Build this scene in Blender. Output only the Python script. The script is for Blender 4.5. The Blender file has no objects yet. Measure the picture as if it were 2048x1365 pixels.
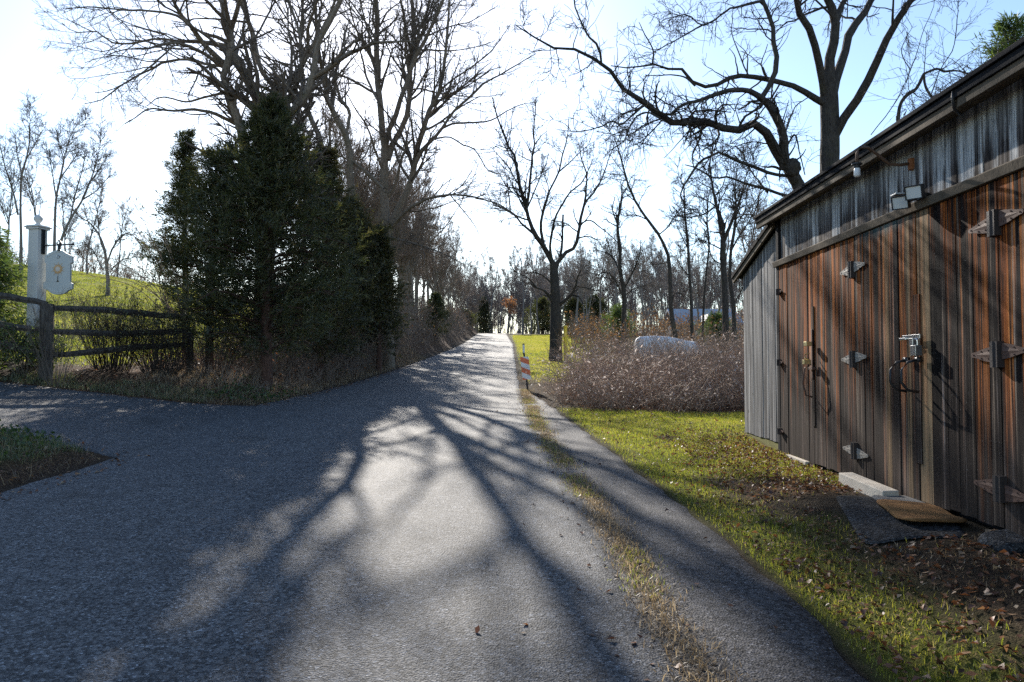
import bpy, math, random
import numpy as np
from mathutils import Vector

# ------------------------------------------------------------------ camera, world, sun, exposure
SC = bpy.context.scene
COL = SC.collection
F = 1569.0            # focal length in photo pixels (photo 2048 wide)
CZ = 1.6
PITCH = math.atan2(740 - 682.5, F)
cam_d = bpy.data.cameras.new("camera")
cam = bpy.data.objects.new("camera", cam_d); COL.objects.link(cam)
cam.location = (0, 0, CZ)
cam.rotation_euler = (math.pi / 2 + PITCH, 0, 0)
cam_d.sensor_width = 36.0
cam_d.lens = 36.0 * F / 2048
cam_d.clip_start = 0.05
cam_d.clip_end = 6000
SC.camera = cam

def ray(x, y):
    dx = (x - 1024) / F; dy = (682.5 - y) / F
    return np.array([dx, math.cos(PITCH) - dy * math.sin(PITCH), math.sin(PITCH) + dy * math.cos(PITCH)])
def at(x, y, Y):
    r = ray(x, y); s = Y / r[1]
    return np.array([r[0] * s, Y, CZ + r[2] * s])

SUN = ray(690, -20); SUN = SUN / np.linalg.norm(SUN)
SUN_EL = math.asin(SUN[2]); SUN_AZ = math.atan2(SUN[0], SUN[1])
world = bpy.data.worlds.new("World"); SC.world = world; world.use_nodes = True
wn = world.node_tree.nodes; wl = world.node_tree.links
bg = wn["Background"]
sky = wn.new("ShaderNodeTexSky"); sky.sky_type = 'NISHITA'; sky.sun_disc = False
sky.sun_elevation = SUN_EL; sky.sun_rotation = SUN_AZ
sky.altitude = 100; sky.air_density = 1.0; sky.dust_density = .34; sky.ozone_density = 2.0
wl.new(sky.outputs[0], bg.inputs[0]); bg.inputs[1].default_value = 0.12
sl = bpy.data.lights.new("sun", 'SUN'); sl.energy = 4.6; sl.angle = math.radians(0.53); sl.color = (1.0, 0.93, 0.83)
sun = bpy.data.objects.new("sun", sl); COL.objects.link(sun)
sun.rotation_euler = Vector(SUN).to_track_quat('Z', 'Y').to_euler()
SC.view_settings.view_transform = 'Standard'; SC.view_settings.look = 'None'
SC.view_settings.exposure = 0.95; SC.view_settings.gamma = 1.0
SC.render.engine = 'CYCLES'
SC.cycles.max_bounces = 6; SC.cycles.transparent_max_bounces = 8
SC.cycles.use_denoising = False

# ------------------------------------------------------------------ terrain function
def sstep(a, b, x):
    t = np.clip((x - a) / (b - a), 0, 1); return t * t * (3 - 2 * t)
def vnoise(x, y, s=1.0, seed=0):
    x = np.asarray(x, float) * s + seed * 17.31; y = np.asarray(y, float) * s + seed * 7.77
    xi = np.floor(x); yi = np.floor(y); fx = x - xi; fy = y - yi
    fx = fx * fx * (3 - 2 * fx); fy = fy * fy * (3 - 2 * fy)
    def h(a, b):
        v = np.sin(a * 127.1 + b * 311.7 + seed * 74.7) * 43758.5453
        return v - np.floor(v)
    return (h(xi, yi) * (1 - fx) + h(xi + 1, yi) * fx) * (1 - fy) + (h(xi, yi + 1) * (1 - fx) + h(xi + 1, yi + 1) * fx) * fy
def fbm(x, y, s=1.0, seed=0):
    return 0.55 * vnoise(x, y, s, seed) + 0.3 * vnoise(x, y, s * 2.1, seed + 1) + 0.15 * vnoise(x, y, s * 4.3, seed + 2)

RY = np.array([-60, 3.5, 8, 10, 12, 16, 19, 22, 26, 38, 70, 128, 160, 260.])
RR = np.array([.8, .75, .60, .45, .36, .27, .2, .18, .15, .12, .05, -1.0, .2, 16.])
RL = np.array([-5.2, -5.0, -4.85, -4.75, -4.95, -5.1, -4.75, -4.5, -4.35, -4.2, -4.35, -5.5, -4.4, 11.5])
SY = np.array([-60, 3.5, 5, 7.7, 11.6, 15, 18, 20.])
SX = np.array([1.75, 1.62, 1.64, 1.46, 1.12, .85, .55, .25])
def road_l(Y): return np.interp(Y, RY, RL)
def road_r(Y): return np.interp(Y, RY, RR)
def shoulder_r(Y): return np.where(Y < 20, np.interp(Y, SY, SX), road_r(Y))
DNX = np.array([-30, -20, -10, -7, -6, -5.2, -4.3]); DNY = np.array([14.2, 13.0, 11.3, 10.65, 10.35, 9.9, 9.3])
DFX = np.array([-30, -20, -9.8, -7, -5.9, -5.2, -4.3]); DFY = np.array([16.0, 15.5, 15.0, 15.15, 15.35, 15.75, 16.6])
def base_h(X, Y):
    X = np.asarray(X, float); Y = np.asarray(Y, float)
    z = np.where(Y < 60, .055 * Y, 3.3 + .0615 * (Y - 60))
    z = np.where(Y > 132, 3.3 + .0615 * 72 - .03 * (Y - 132), z)
    z = np.where(Y > 330, 3.3 + .0615 * 72 - .03 * 198, z)
    z = np.where(Y < -40, -2.2, z)
    d = np.maximum(0, -5.0 - X)
    ds = d - .4 * (1 - np.exp(-d / .4))
    dc = 34 * np.tanh(ds / 34)
    s = np.interp(Y, [-20, 0, 17, 30, 55], [.0, .08, .13, .17, .245])
    L = s * dc
    L = L - np.clip(Y - 57, 0, 80) * .105 * sstep(6, 20, d)
    # right of the road: pad in front of the barn is level
    pad = sstep(1.75, 2.75, X) * sstep(12.5, 9.5, Y) * sstep(-6, 2, Y)
    zp = .50 + .03 * (np.clip(Y, 0, 12) - 5) * .3
    z2 = z + L
    z2 = z2 * (1 - pad) + np.maximum(z2 * .3 + zp * .7, np.minimum(zp, z2 + .6)) * pad
    return z2
def on_paved(X, Y, m=0.0):
    road = (X > road_l(Y) + m) & (X < shoulder_r(Y) - m)
    dr = (X < -4.3) & (X > -30) & (Y > np.interp(X, DNX, DNY) + m) & (Y < np.interp(X, DFX, DFY) - m)
    return road | dr
def verge(X, Y):
    # low earth bank beside the road on the left, past the driveway; small mound before it
    d = road_l(Y) - X
    dfar = np.interp(X, DFX, DFY)
    b = sstep(.1, 1.8, d) * sstep(0.1, 1.6, Y - dfar) * (.22 + .9 * sstep(24, 40, Y)) * (1 - .8 * sstep(4, 9, d))
    dn = np.interp(X, DNX, DNY)
    b2 = sstep(0, .7, d) * sstep(0, .8, dn - Y) * .12
    return b + b2
def H(X, Y):
    X = np.asarray(X, float); Y = np.asarray(Y, float)
    z = base_h(X, Y) + verge(X, Y)
    off = ~on_paved(X, Y, -.3)
    z = z + np.where(off, (fbm(X, Y, .9, 3) - .5) * .09, 0)
    return z
def HG(X, Y):     # the ground sheet dips under the paved surfaces
    return H(X, Y) - np.where(on_paved(X, Y, .12), .07, 0)

# ------------------------------------------------------------------ mesh helpers
def new_mesh(name, V, quads=None, tris=None, mats=(), smooth=False, fattr=None, vattr=None):
    me = bpy.data.meshes.new(name)
    V = np.ascontiguousarray(V, dtype=np.float32)
    nq = 0 if quads is None else len(quads); nt = 0 if tris is None else len(tris)
    me.vertices.add(len(V)); me.vertices.foreach_set("co", V.ravel())
    parts = []
    if nq: parts.append(np.asarray(quads, np.int32).ravel())
    if nt: parts.append(np.asarray(tris, np.int32).ravel())
    li = np.concatenate(parts)
    me.loops.add(len(li)); me.loops.foreach_set("vertex_index", li)
    me.polygons.add(nq + nt)
    ls = np.concatenate([np.arange(nq, dtype=np.int32) * 4, nq * 4 + np.arange(nt, dtype=np.int32) * 3])
    me.polygons.foreach_set("loop_start", ls)
    if smooth: me.polygons.foreach_set("use_smooth", np.ones(nq + nt, bool))
    for m in mats: me.materials.append(m)
    if fattr:
        for k, v in fattr.items():
            a = me.attributes.new(k, 'FLOAT', 'FACE'); a.data.foreach_set("value", np.asarray(v, np.float32))
    if vattr:
        for k, v in vattr.items():
            a = me.attributes.new(k, 'FLOAT', 'POINT'); a.data.foreach_set("value", np.asarray(v, np.float32))
    me.update(calc_edges=True); me.validate()
    return me
def link(name, me, parent=None):
    o = bpy.data.objects.new(name, me); COL.objects.link(o)
    if parent is not None:
        o.parent = parent
        if parent.parent is None and parent.type == 'EMPTY': o.location = -Vector(parent.location)
    return o
def tag(o, label=None, cat=None, group=None, kind=None):
    if label: o["label"] = label
    if cat: o["category"] = cat
    if group: o["group"] = group
    if kind: o["kind"] = kind
    return o
def thing(name, label, cat, loc, group=None):
    o = bpy.data.objects.new(name, None); COL.objects.link(o); o.empty_display_size = .2
    o.location = [float(c) for c in loc]; return tag(o, label, cat, group)
def copy_thing(root, loc, rz, sc, label=None, group=None):
    r = root.copy(); COL.objects.link(r); r.location = [float(c) for c in loc]; r.rotation_euler = (0, 0, rz)
    r.scale = (sc, sc, sc) if not isinstance(sc, tuple) else sc
    if label: r["label"] = label
    if group: r["group"] = group
    for ch in root.children:
        c = ch.copy(); COL.objects.link(c); c.parent = r
        for g in ch.children:
            e = g.copy(); COL.objects.link(e); e.parent = c
    return r

class MB:
    """collects boxes, prisms, tubes, lathes into one mesh"""
    def __init__(s): s.v = []; s.f = []; s.a = []
    def add(s, V, Fc, a=0.0):
        n = len(s.v); s.v += [tuple(float(c) for c in p) for p in V]; s.f += [tuple(i + n for i in f) for f in Fc]; s.a += [a] * len(Fc); return s
    def box(s, x0, x1, y0, y1, z0, z1, fn=None, a=0.0):
        P = [(x, y, z) for x in (x0, x1) for y in (y0, y1) for z in (z0, z1)]
        if fn: P = [fn(*p) for p in P]
        return s.add(P, [(0, 1, 3, 2), (4, 6, 7, 5), (0, 4, 5, 1), (2, 3, 7, 6), (0, 2, 6, 4), (1, 5, 7, 3)], a)
    def prism(s, out, d0, d1, fn, a=0.0):   # out: (p,q) outline; fn(p,q,d)
        n = len(out); P = [fn(p, q, d0) for p, q in out] + [fn(p, q, d1) for p, q in out]
        return s.add(P, [tuple(range(n)), tuple(range(2 * n - 1, n - 1, -1))] + [(i, n + i, n + (i + 1) % n, (i + 1) % n) for i in range(n)], a)
    def tube(s, pts, r, n=8, a=0.0):
        pts = [np.array(p, float) for p in pts]; m = len(pts)
        rs = r if hasattr(r, '__len__') else [r] * m
        P = []
        for i, p in enumerate(pts):
            t = pts[min(i + 1, m - 1)] - pts[max(i - 1, 0)]; t = t / (np.linalg.norm(t) + 1e-9)
            ref = np.array([0, 0, 1.]) if abs(t[2]) < .9 else np.array([1., 0, 0])
            b = np.cross(t, ref); b /= np.linalg.norm(b); c = np.cross(b, t)
            P += [p + rs[i] * (math.cos(2 * math.pi * k / n) * b + math.sin(2 * math.pi * k / n) * c) for k in range(n)]
        Fc = [(i * n + k, i * n + (k + 1) % n, (i + 1) * n + (k + 1) % n, (i + 1) * n + k) for i in range(m - 1) for k in range(n)]
        return s.add(P, Fc + [tuple(range(n - 1, -1, -1)), tuple(range((m - 1) * n, m * n))], a)
    def lathe(s, prof, c, n=16, a=0.0):
        P = [(c[0] + r * math.cos(2 * math.pi * k / n), c[1] + r * math.sin(2 * math.pi * k / n), c[2] + z) for r, z in prof for k in range(n)]
        m = len(prof)
        Fc = [(i * n + k, i * n + (k + 1) % n, (i + 1) * n + (k + 1) % n, (i + 1) * n + k) for i in range(m - 1) for k in range(n)]
        return s.add(P, Fc + [tuple(range(n - 1, -1, -1)), tuple(range((m - 1) * n, m * n))], a)
    def build(s, name, mat, parent=None, bevel=0.0, smooth=False):
        me = bpy.data.meshes.new(name); me.from_pydata(s.v, [], s.f)
        at_ = me.attributes.new("rnd", 'FLOAT', 'FACE'); at_.data.foreach_set("value", np.asarray(s.a, np.float32))
        import bmesh
        bm = bmesh.new(); bm.from_mesh(me); bmesh.ops.recalc_face_normals(bm, faces=bm.faces); bm.to_mesh(me); bm.free()
        for m in (mat if isinstance(mat, (list, tuple)) else [mat]): me.materials.append(m)
        if isinstance(mat, (list, tuple)): me.polygons.foreach_set('material_index', np.asarray(s.a, np.int32))
        if smooth: me.polygons.foreach_set("use_smooth", np.ones(len(me.polygons), bool))
        o = link(name, me, parent)
        if bevel:
            b = o.modifiers.new("bevel", 'BEVEL'); b.width = bevel; b.segments = 2; b.limit_method = 'ANGLE'
        return o

# ------------------------------------------------------------------ material helpers
class NT:
    def __init__(s, name):
        s.m = bpy.data.materials.new(name); s.m.use_nodes = True
        s.t = s.m.node_tree; s.n = s.t.nodes; s.p = s.n["Principled BSDF"]; s.out = s.n["Material Output"]
        s.tc = s.n.new("ShaderNodeTexCoord").outputs["Object"]
    def L(s, a, b): s.t.links.new(a, b)
    def mapping(s, scale, vec=None, loc=(0, 0, 0)):
        m = s.n.new("ShaderNodeMapping"); s.L(vec or s.tc, m.inputs[0]); m.inputs["Scale"].default_value = scale; m.inputs["Location"].default_value = loc
        return m.outputs[0]
    def noise(s, scale, detail=4, rough=.55, vec=None, dist=0.0):
        n = s.n.new("ShaderNodeTexNoise"); n.inputs["Scale"].default_value = scale; n.inputs["Detail"].default_value = detail
        n.inputs["Roughness"].default_value = rough; n.inputs["Distortion"].default_value = dist
        s.L(vec or s.tc, n.inputs["Vector"]); return n.outputs["Fac"]
    def voro(s, scale, feat='F1', vec=None, out="Distance"):
        n = s.n.new("ShaderNodeTexVoronoi"); n.feature = feat; n.inputs["Scale"].default_value = scale
        s.L(vec or s.tc, n.inputs["Vector"]); return n.outputs[out]
    def attr(s, name):
        n = s.n.new("ShaderNodeAttribute"); n.attribute_name = name; return n.outputs["Fac"]
    def ramp(s, fac, stops, interp='LINEAR'):
        r = s.n.new("ShaderNodeValToRGB"); s.L(fac, r.inputs[0]); cr = r.color_ramp; cr.interpolation = interp
        while len(cr.elements) < len(stops): cr.elements.new(.5)
        for e, (p, c) in zip(cr.elements, stops):
            e.position = p; e.color = (c, c, c, 1) if not hasattr(c, '__len__') else (*c, 1)
        return r.outputs[0]
    def mix(s, fac, a, b, mode='MIX'):
        m = s.n.new("ShaderNodeMix"); m.data_type = 'RGBA'; m.blend_type = mode
        for i, v in ((0, fac), (6, a), (7, b)):
            if isinstance(v, (int, float)): m.inputs[i].default_value = v if i == 0 else (v, v, v, 1)
            elif isinstance(v, tuple): m.inputs[i].default_value = (*v, 1)
            else: s.L(v, m.inputs[i])
        return m.outputs[2]
    def math(s, op, a, b=0.0, c=None):
        m = s.n.new("ShaderNodeMath"); m.operation = op
        for i, v in enumerate((a, b) if c is None else (a, b, c)):
            if isinstance(v, (int, float)): m.inputs[i].default_value = v
            else: s.L(v, m.inputs[i])
        return m.outputs[0]
    def xyz(s, vec=None):
        n = s.n.new("ShaderNodeSeparateXYZ"); s.L(vec or s.tc, n.inputs[0]); return n.outputs
    def comb(s, x, y, z):
        n = s.n.new("ShaderNodeCombineXYZ")
        for i, v in enumerate((x, y, z)):
            if isinstance(v, (int, float)): n.inputs[i].default_value = v
            else: s.L(v, n.inputs[i])
        return n.outputs[0]
    def bump(s, h, strength=.5, dist=.01):
        b = s.n.new("ShaderNodeBump"); b.inputs["Strength"].default_value = strength; b.inputs["Distance"].default_value = dist
        s.L(h, b.inputs["Height"]); s.L(b.outputs[0], s.p.inputs["Normal"]); return b.outputs[0]
    def done(s, col=None, rough=.8, spec=.3, metal=0.0):
        if col is not None:
            if isinstance(col, tuple): s.p.inputs["Base Color"].default_value = (*col, 1)
            else: s.L(col, s.p.inputs["Base Color"])
        if isinstance(rough, (int, float)): s.p.inputs["Roughness"].default_value = rough
        else: s.L(rough, s.p.inputs["Roughness"])
        s.p.inputs["Specular IOR Level"].default_value = spec; s.p.inputs["Metallic"].default_value = metal
        return s.m
    def leafy(s, col, trans=.5, tcol=None, rough=.6):
        """diffuse + translucent sheet for leaves and blades"""
        d = s.n.new("ShaderNodeBsdfDiffuse"); t = s.n.new("ShaderNodeBsdfTranslucent"); m = s.n.new("ShaderNodeMixShader")
        g = s.n.new("ShaderNodeBsdfGlossy"); g.inputs["Roughness"].default_value = .45; g.inputs["Color"].default_value = (1, 1, 1, 1)
        m2 = s.n.new("ShaderNodeMixShader"); m2.inputs[0].default_value = .04
        s.L(col, d.inputs[0]); s.L(tcol or col, t.inputs[0]); m.inputs[0].default_value = trans
        s.L(d.outputs[0], m.inputs[1]); s.L(t.outputs[0], m.inputs[2])
        s.L(m.outputs[0], m2.inputs[1]); s.L(g.outputs[0], m2.inputs[2]); s.L(m2.outputs[0], s.out.inputs[0])
        return s.m

def plain(name, col, rough=.6, spec=.4, metal=0., var=.25, scale=8., bump=.0):
    n = NT(name); f = n.noise(scale, 5, .6)
    c = n.mix(f, tuple(x * (1 - var) for x in col), tuple(min(1, x * (1 + var)) for x in col))
    if bump: n.bump(n.noise(scale * 6, 4), bump, .01)
    return n.done(c, rough, spec, metal)

def m_asphalt(name, base=.055, cracks=True, spec=.14, warm=1.0):
    n = NT(name)
    fine = n.noise(85, 3, .8); st = n.voro(82, 'F1', out="Color"); stg = n.xyz(st)[0]; st2 = n.xyz(n.voro(44, 'F1', out="Color"))[1]
    big = n.noise(.55, 4, .6); mid = n.noise(6, 4, .6)
    c = n.ramp(stg, [(0, base * .2), (.45, base * .6), (.75, base * 1.6), (.92, base * 3.2), (1, base * 6.5)])
    c = n.mix(.3, c, n.ramp(fine, [(.38, base * .15), (.62, base * 2.4)]))
    c = n.mix(n.ramp(st2, [(.55, 0.0), (.95, .7)]), c, tuple(base * x for x in (2.2, 2.1, 2.0)))
    c = n.mix(n.ramp(st2, [(.05, .75), (.3, 0.0)]), c, tuple(base * .3 for _ in range(3)))
    c = n.mix(n.ramp(big, [(.3, 0.0), (.75, 1.0)]), c, n.mix(1.0, c, (1.2, 1.19, 1.16), 'MULTIPLY'))
    c = n.mix(n.ramp(mid, [(.35, .3), (.6, 0.0)]), c, tuple(base * .5 for _ in range(3)))
    c = n.mix(1.0, c, (warm * .98, 1.0, 1.06), 'MULTIPLY')
    lane = n.noise(1, 3, .5, n.mapping((1.4, .06, 1)))
    c = n.mix(n.ramp(lane, [(.42, 0.0), (.62, .55)]), c, n.mix(1.0, c, (1.25, 1.24, 1.22), 'MULTIPLY'))
    c = n.mix(n.ramp(n.noise(1.1, 5, .7), [(.56, 0.0), (.68, .5)]), c, tuple(base * x for x in (.5, .48, .47)))
    h = n.math('ADD', n.math('MULTIPLY', fine, .7), n.math('MULTIPLY', n.voro(82), 1.1))
    if cracks:
        wv = n.mix(.12, n.tc, n.n.new("ShaderNodeTexNoise").outputs["Color"])
        e = n.voro(.45, 'DISTANCE_TO_EDGE', wv)
        k = n.ramp(e, [(0.0, 1.0), (.003, 1.0), (.007, 0.0)])
        k = n.mix(1.0, k, n.ramp(n.noise(.35, 2), [(.62, 0.0), (.72, .6)]), 'MULTIPLY')
        c = n.mix(k, c, (.018, .018, .02)); h = n.math('SUBTRACT', h, n.math('MULTIPLY', k, 1.0))
    n.bump(h, .9, .005)
    return n.done(c, .7, spec)

def m_ground():
    n = NT("ground_cover")
    lawn = n.attr("lawn"); grav = n.attr("litter")
    f1 = n.noise(1.3, 5, .6); f2 = n.noise(14, 5, .7); f3 = n.noise(70, 3, .7)
    g = n.ramp(f1, [(.3, (.16, .19, .025)), (.55, (.24, .25, .035)), (.75, (.30, .27, .06))])
    g = n.mix(n.ramp(f2, [(.4, 0.0), (.75, .55)]), g, (.17, .13, .065))
    g = n.mix(n.ramp(f3, [(.35, .6), (.6, 0.0)]), g, (.045, .06, .012))
    d = n.ramp(f2, [(.3, (.035, .025, .018)), (.5, (.085, .06, .04)), (.72, (.17, .115, .07))])
    d = n.mix(n.ramp(f3, [(.4, .7), (.62, 0.0)]), d, (.022, .016, .012))
    c = n.mix(lawn, d, g)
    lit = n.ramp(n.xyz(n.voro(55, 'F1', out="Color"))[0], [(0, (.03, .02, .015)), (.4, (.09, .05, .03)), (.75, (.2, .1, .05)), (1, (.3, .2, .12))])
    c = n.mix(n.math('MULTIPLY', grav, .75), c, lit)
    n.bump(n.math('ADD', f2, n.math('MULTIPLY', f3, .9)), 1.0, .06)
    return n.done(c, .95, .1)

def m_bark(name, c0, c1, moss=0.0):
    n = NT(name); v = n.mapping((1, 1, .22))
    f = n.noise(22, 5, .7, v); b = n.voro(34, 'F1', v)
    c = n.mix(n.ramp(f, [(.3, 0.0), (.7, 1.0)]), c0, c1)
    c = n.mix(n.ramp(b, [(.0, .8), (.35, 0.0)]), c, tuple(x * .4 for x in c0))
    if moss: c = n.mix(n.ramp(n.noise(3.2, 4), [(.55, 0.0), (.75, moss)]), c, (.09, .10, .04))
    n.bump(n.math('ADD', f, b), .9, .03)
    return n.done(c, .9, .15)

def m_leaf(name, stops, trans=.45, boost=1.4, blue=.6):
    n = NT(name); c = n.ramp(n.attr("rnd"), stops)
    t = n.mix(1.0, c, (boost, boost * (1.02 if blue < .8 else .97), boost * blue), 'MULTIPLY')
    return n.leafy(c, trans, t)

def m_wood(name, kind):
    """kind: door / upper / grey"""
    n = NT(name); r = n.attr("rnd"); X = n.xyz()
    off = n.math('MULTIPLY', r, 37.0)
    vec = n.comb(n.math('ADD', X[0], off), n.math('ADD', X[1], off), X[2])
    grain = n.noise(1, 5, .72, n.mapping((26, 26, .5), vec), .3)
    streak = n.noise(1, 3, .6, n.mapping((10, 10, .28), vec), .2)
    patch = n.noise(1, 4, .6, n.mapping((2.2, 2.2, .7), vec))
    tick = n.noise(1, 3, .6, n.mapping((110, 110, 4.5), vec))
    if kind == 'door':
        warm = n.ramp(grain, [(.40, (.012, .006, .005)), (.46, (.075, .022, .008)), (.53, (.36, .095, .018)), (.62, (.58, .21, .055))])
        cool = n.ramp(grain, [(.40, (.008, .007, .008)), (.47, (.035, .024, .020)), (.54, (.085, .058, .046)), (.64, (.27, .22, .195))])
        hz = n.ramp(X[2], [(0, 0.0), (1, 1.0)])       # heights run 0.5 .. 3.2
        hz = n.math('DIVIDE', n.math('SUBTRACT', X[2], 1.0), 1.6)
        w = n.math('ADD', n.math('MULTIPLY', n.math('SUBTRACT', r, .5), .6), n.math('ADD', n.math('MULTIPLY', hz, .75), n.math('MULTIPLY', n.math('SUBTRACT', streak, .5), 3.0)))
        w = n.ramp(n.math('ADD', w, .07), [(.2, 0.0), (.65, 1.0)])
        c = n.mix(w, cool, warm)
        c = n.mix(n.ramp(streak, [(.43, .92), (.485, 0.0)]), c, (.014, .010, .009))
        s2 = n.noise(1, 3, .65, n.mapping((24, 24, .4), vec))
        c = n.mix(n.ramp(s2, [(.40, .85), (.47, 0.0)]), c, (.012, .009, .009))
        c = n.mix(n.ramp(s2, [(.58, 0.0), (.66, .5)]), c, (.40, .30, .22))
        c = n.mix(1.0, c, n.ramp(n.math('FRACT', n.math('MULTIPLY', r, 13.7)), [(0, .55), (.5, .95), (1, 1.3)]), 'MULTIPLY')
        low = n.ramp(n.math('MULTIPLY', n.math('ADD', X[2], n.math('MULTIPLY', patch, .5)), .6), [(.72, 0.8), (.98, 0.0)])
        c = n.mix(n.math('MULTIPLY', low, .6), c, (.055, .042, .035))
        tan = n.ramp(n.math('FRACT', n.math('MULTIPLY', r, 7.31)), [(.93, 0.0), (.95, .6)])
        c = n.mix(n.math('MULTIPLY', tan, n.ramp(grain, [(.35, 0.0), (.6, 1.0)])), c, (.46, .31, .17))
        # green drip stain under the header
        sy = n.math('SUBTRACT', 1.0, n.math('MULTIPLY', n.math('ABSOLUTE', n.math('SUBTRACT', X[1], 6.75)), 1.25))
        sz = n.math('MULTIPLY', n.math('SUBTRACT', n.math('ADD', X[2], n.math('MULTIPLY', streak, .16)), 2.84), 9.0)
        st = n.math('MULTIPLY', n.math('MINIMUM', n.math('MAXIMUM', sy, 0.0), 1.0), n.math('MINIMUM', n.math('MAXIMUM', sz, 0.0), 1.0))
        c = n.mix(n.math('MULTIPLY', st, .8), c, (.11, .19, .20))
        sp = n.ramp(n.noise(90, 1, .5), [(.765, 0.0), (.79, .7)])
        c = n.mix(sp, c, (.45, .42, .38))
    elif kind == 'upper':
        p = n.ramp(n.math('ADD', n.math('MULTIPLY', patch, .55), n.math('MULTIPLY', streak, .55)), [(.535, 0.0), (.605, 1.0)])
        paint = n.ramp(grain, [(.36, (.2, .205, .21)), (.5, (.46, .46, .455)), (.62, (.6, .6, .59))])
        bare = n.ramp(grain, [(.38, (.012, .010, .010)), (.5, (.05, .040, .036)), (.62, (.17, .15, .145))])
        top = n.ramp(n.math('MULTIPLY', n.math('SUBTRACT', X[2], 2.9), 1.4), [(.25, 0.0), (.75, .75)])
        p = n.math('MINIMUM', n.math('ADD', p, n.math('MULTIPLY', top, n.ramp(patch, [(.3, .2), (.6, 1.0)]))), 1.0)
        c = n.mix(p, bare, paint)
        c = n.mix(n.ramp(tick, [(.56, 0.0), (.64, .85)]), c, (.02, .018, .018))
    else:
        c = n.ramp(grain, [(.38, (.015, .015, .016)), (.45, (.13, .125, .125)), (.54, (.32, .31, .30)), (.64, (.56, .54, .52))])
        c = n.mix(n.math('MULTIPLY', n.math('SUBTRACT', 1.0, r), .55), c, (.06, .058, .06))
        c = n.mix(n.ramp(n.noise(1, 3, .5, n.mapping((9, 9, 5), vec)), [(.70, 0.0), (.76, .85)]), c, (.02, .02, .02))
    n.bump(n.math('ADD', grain, n.math('MULTIPLY', tick, .3)), .55, .008)
    return n.done(c, .8, .07)

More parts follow.
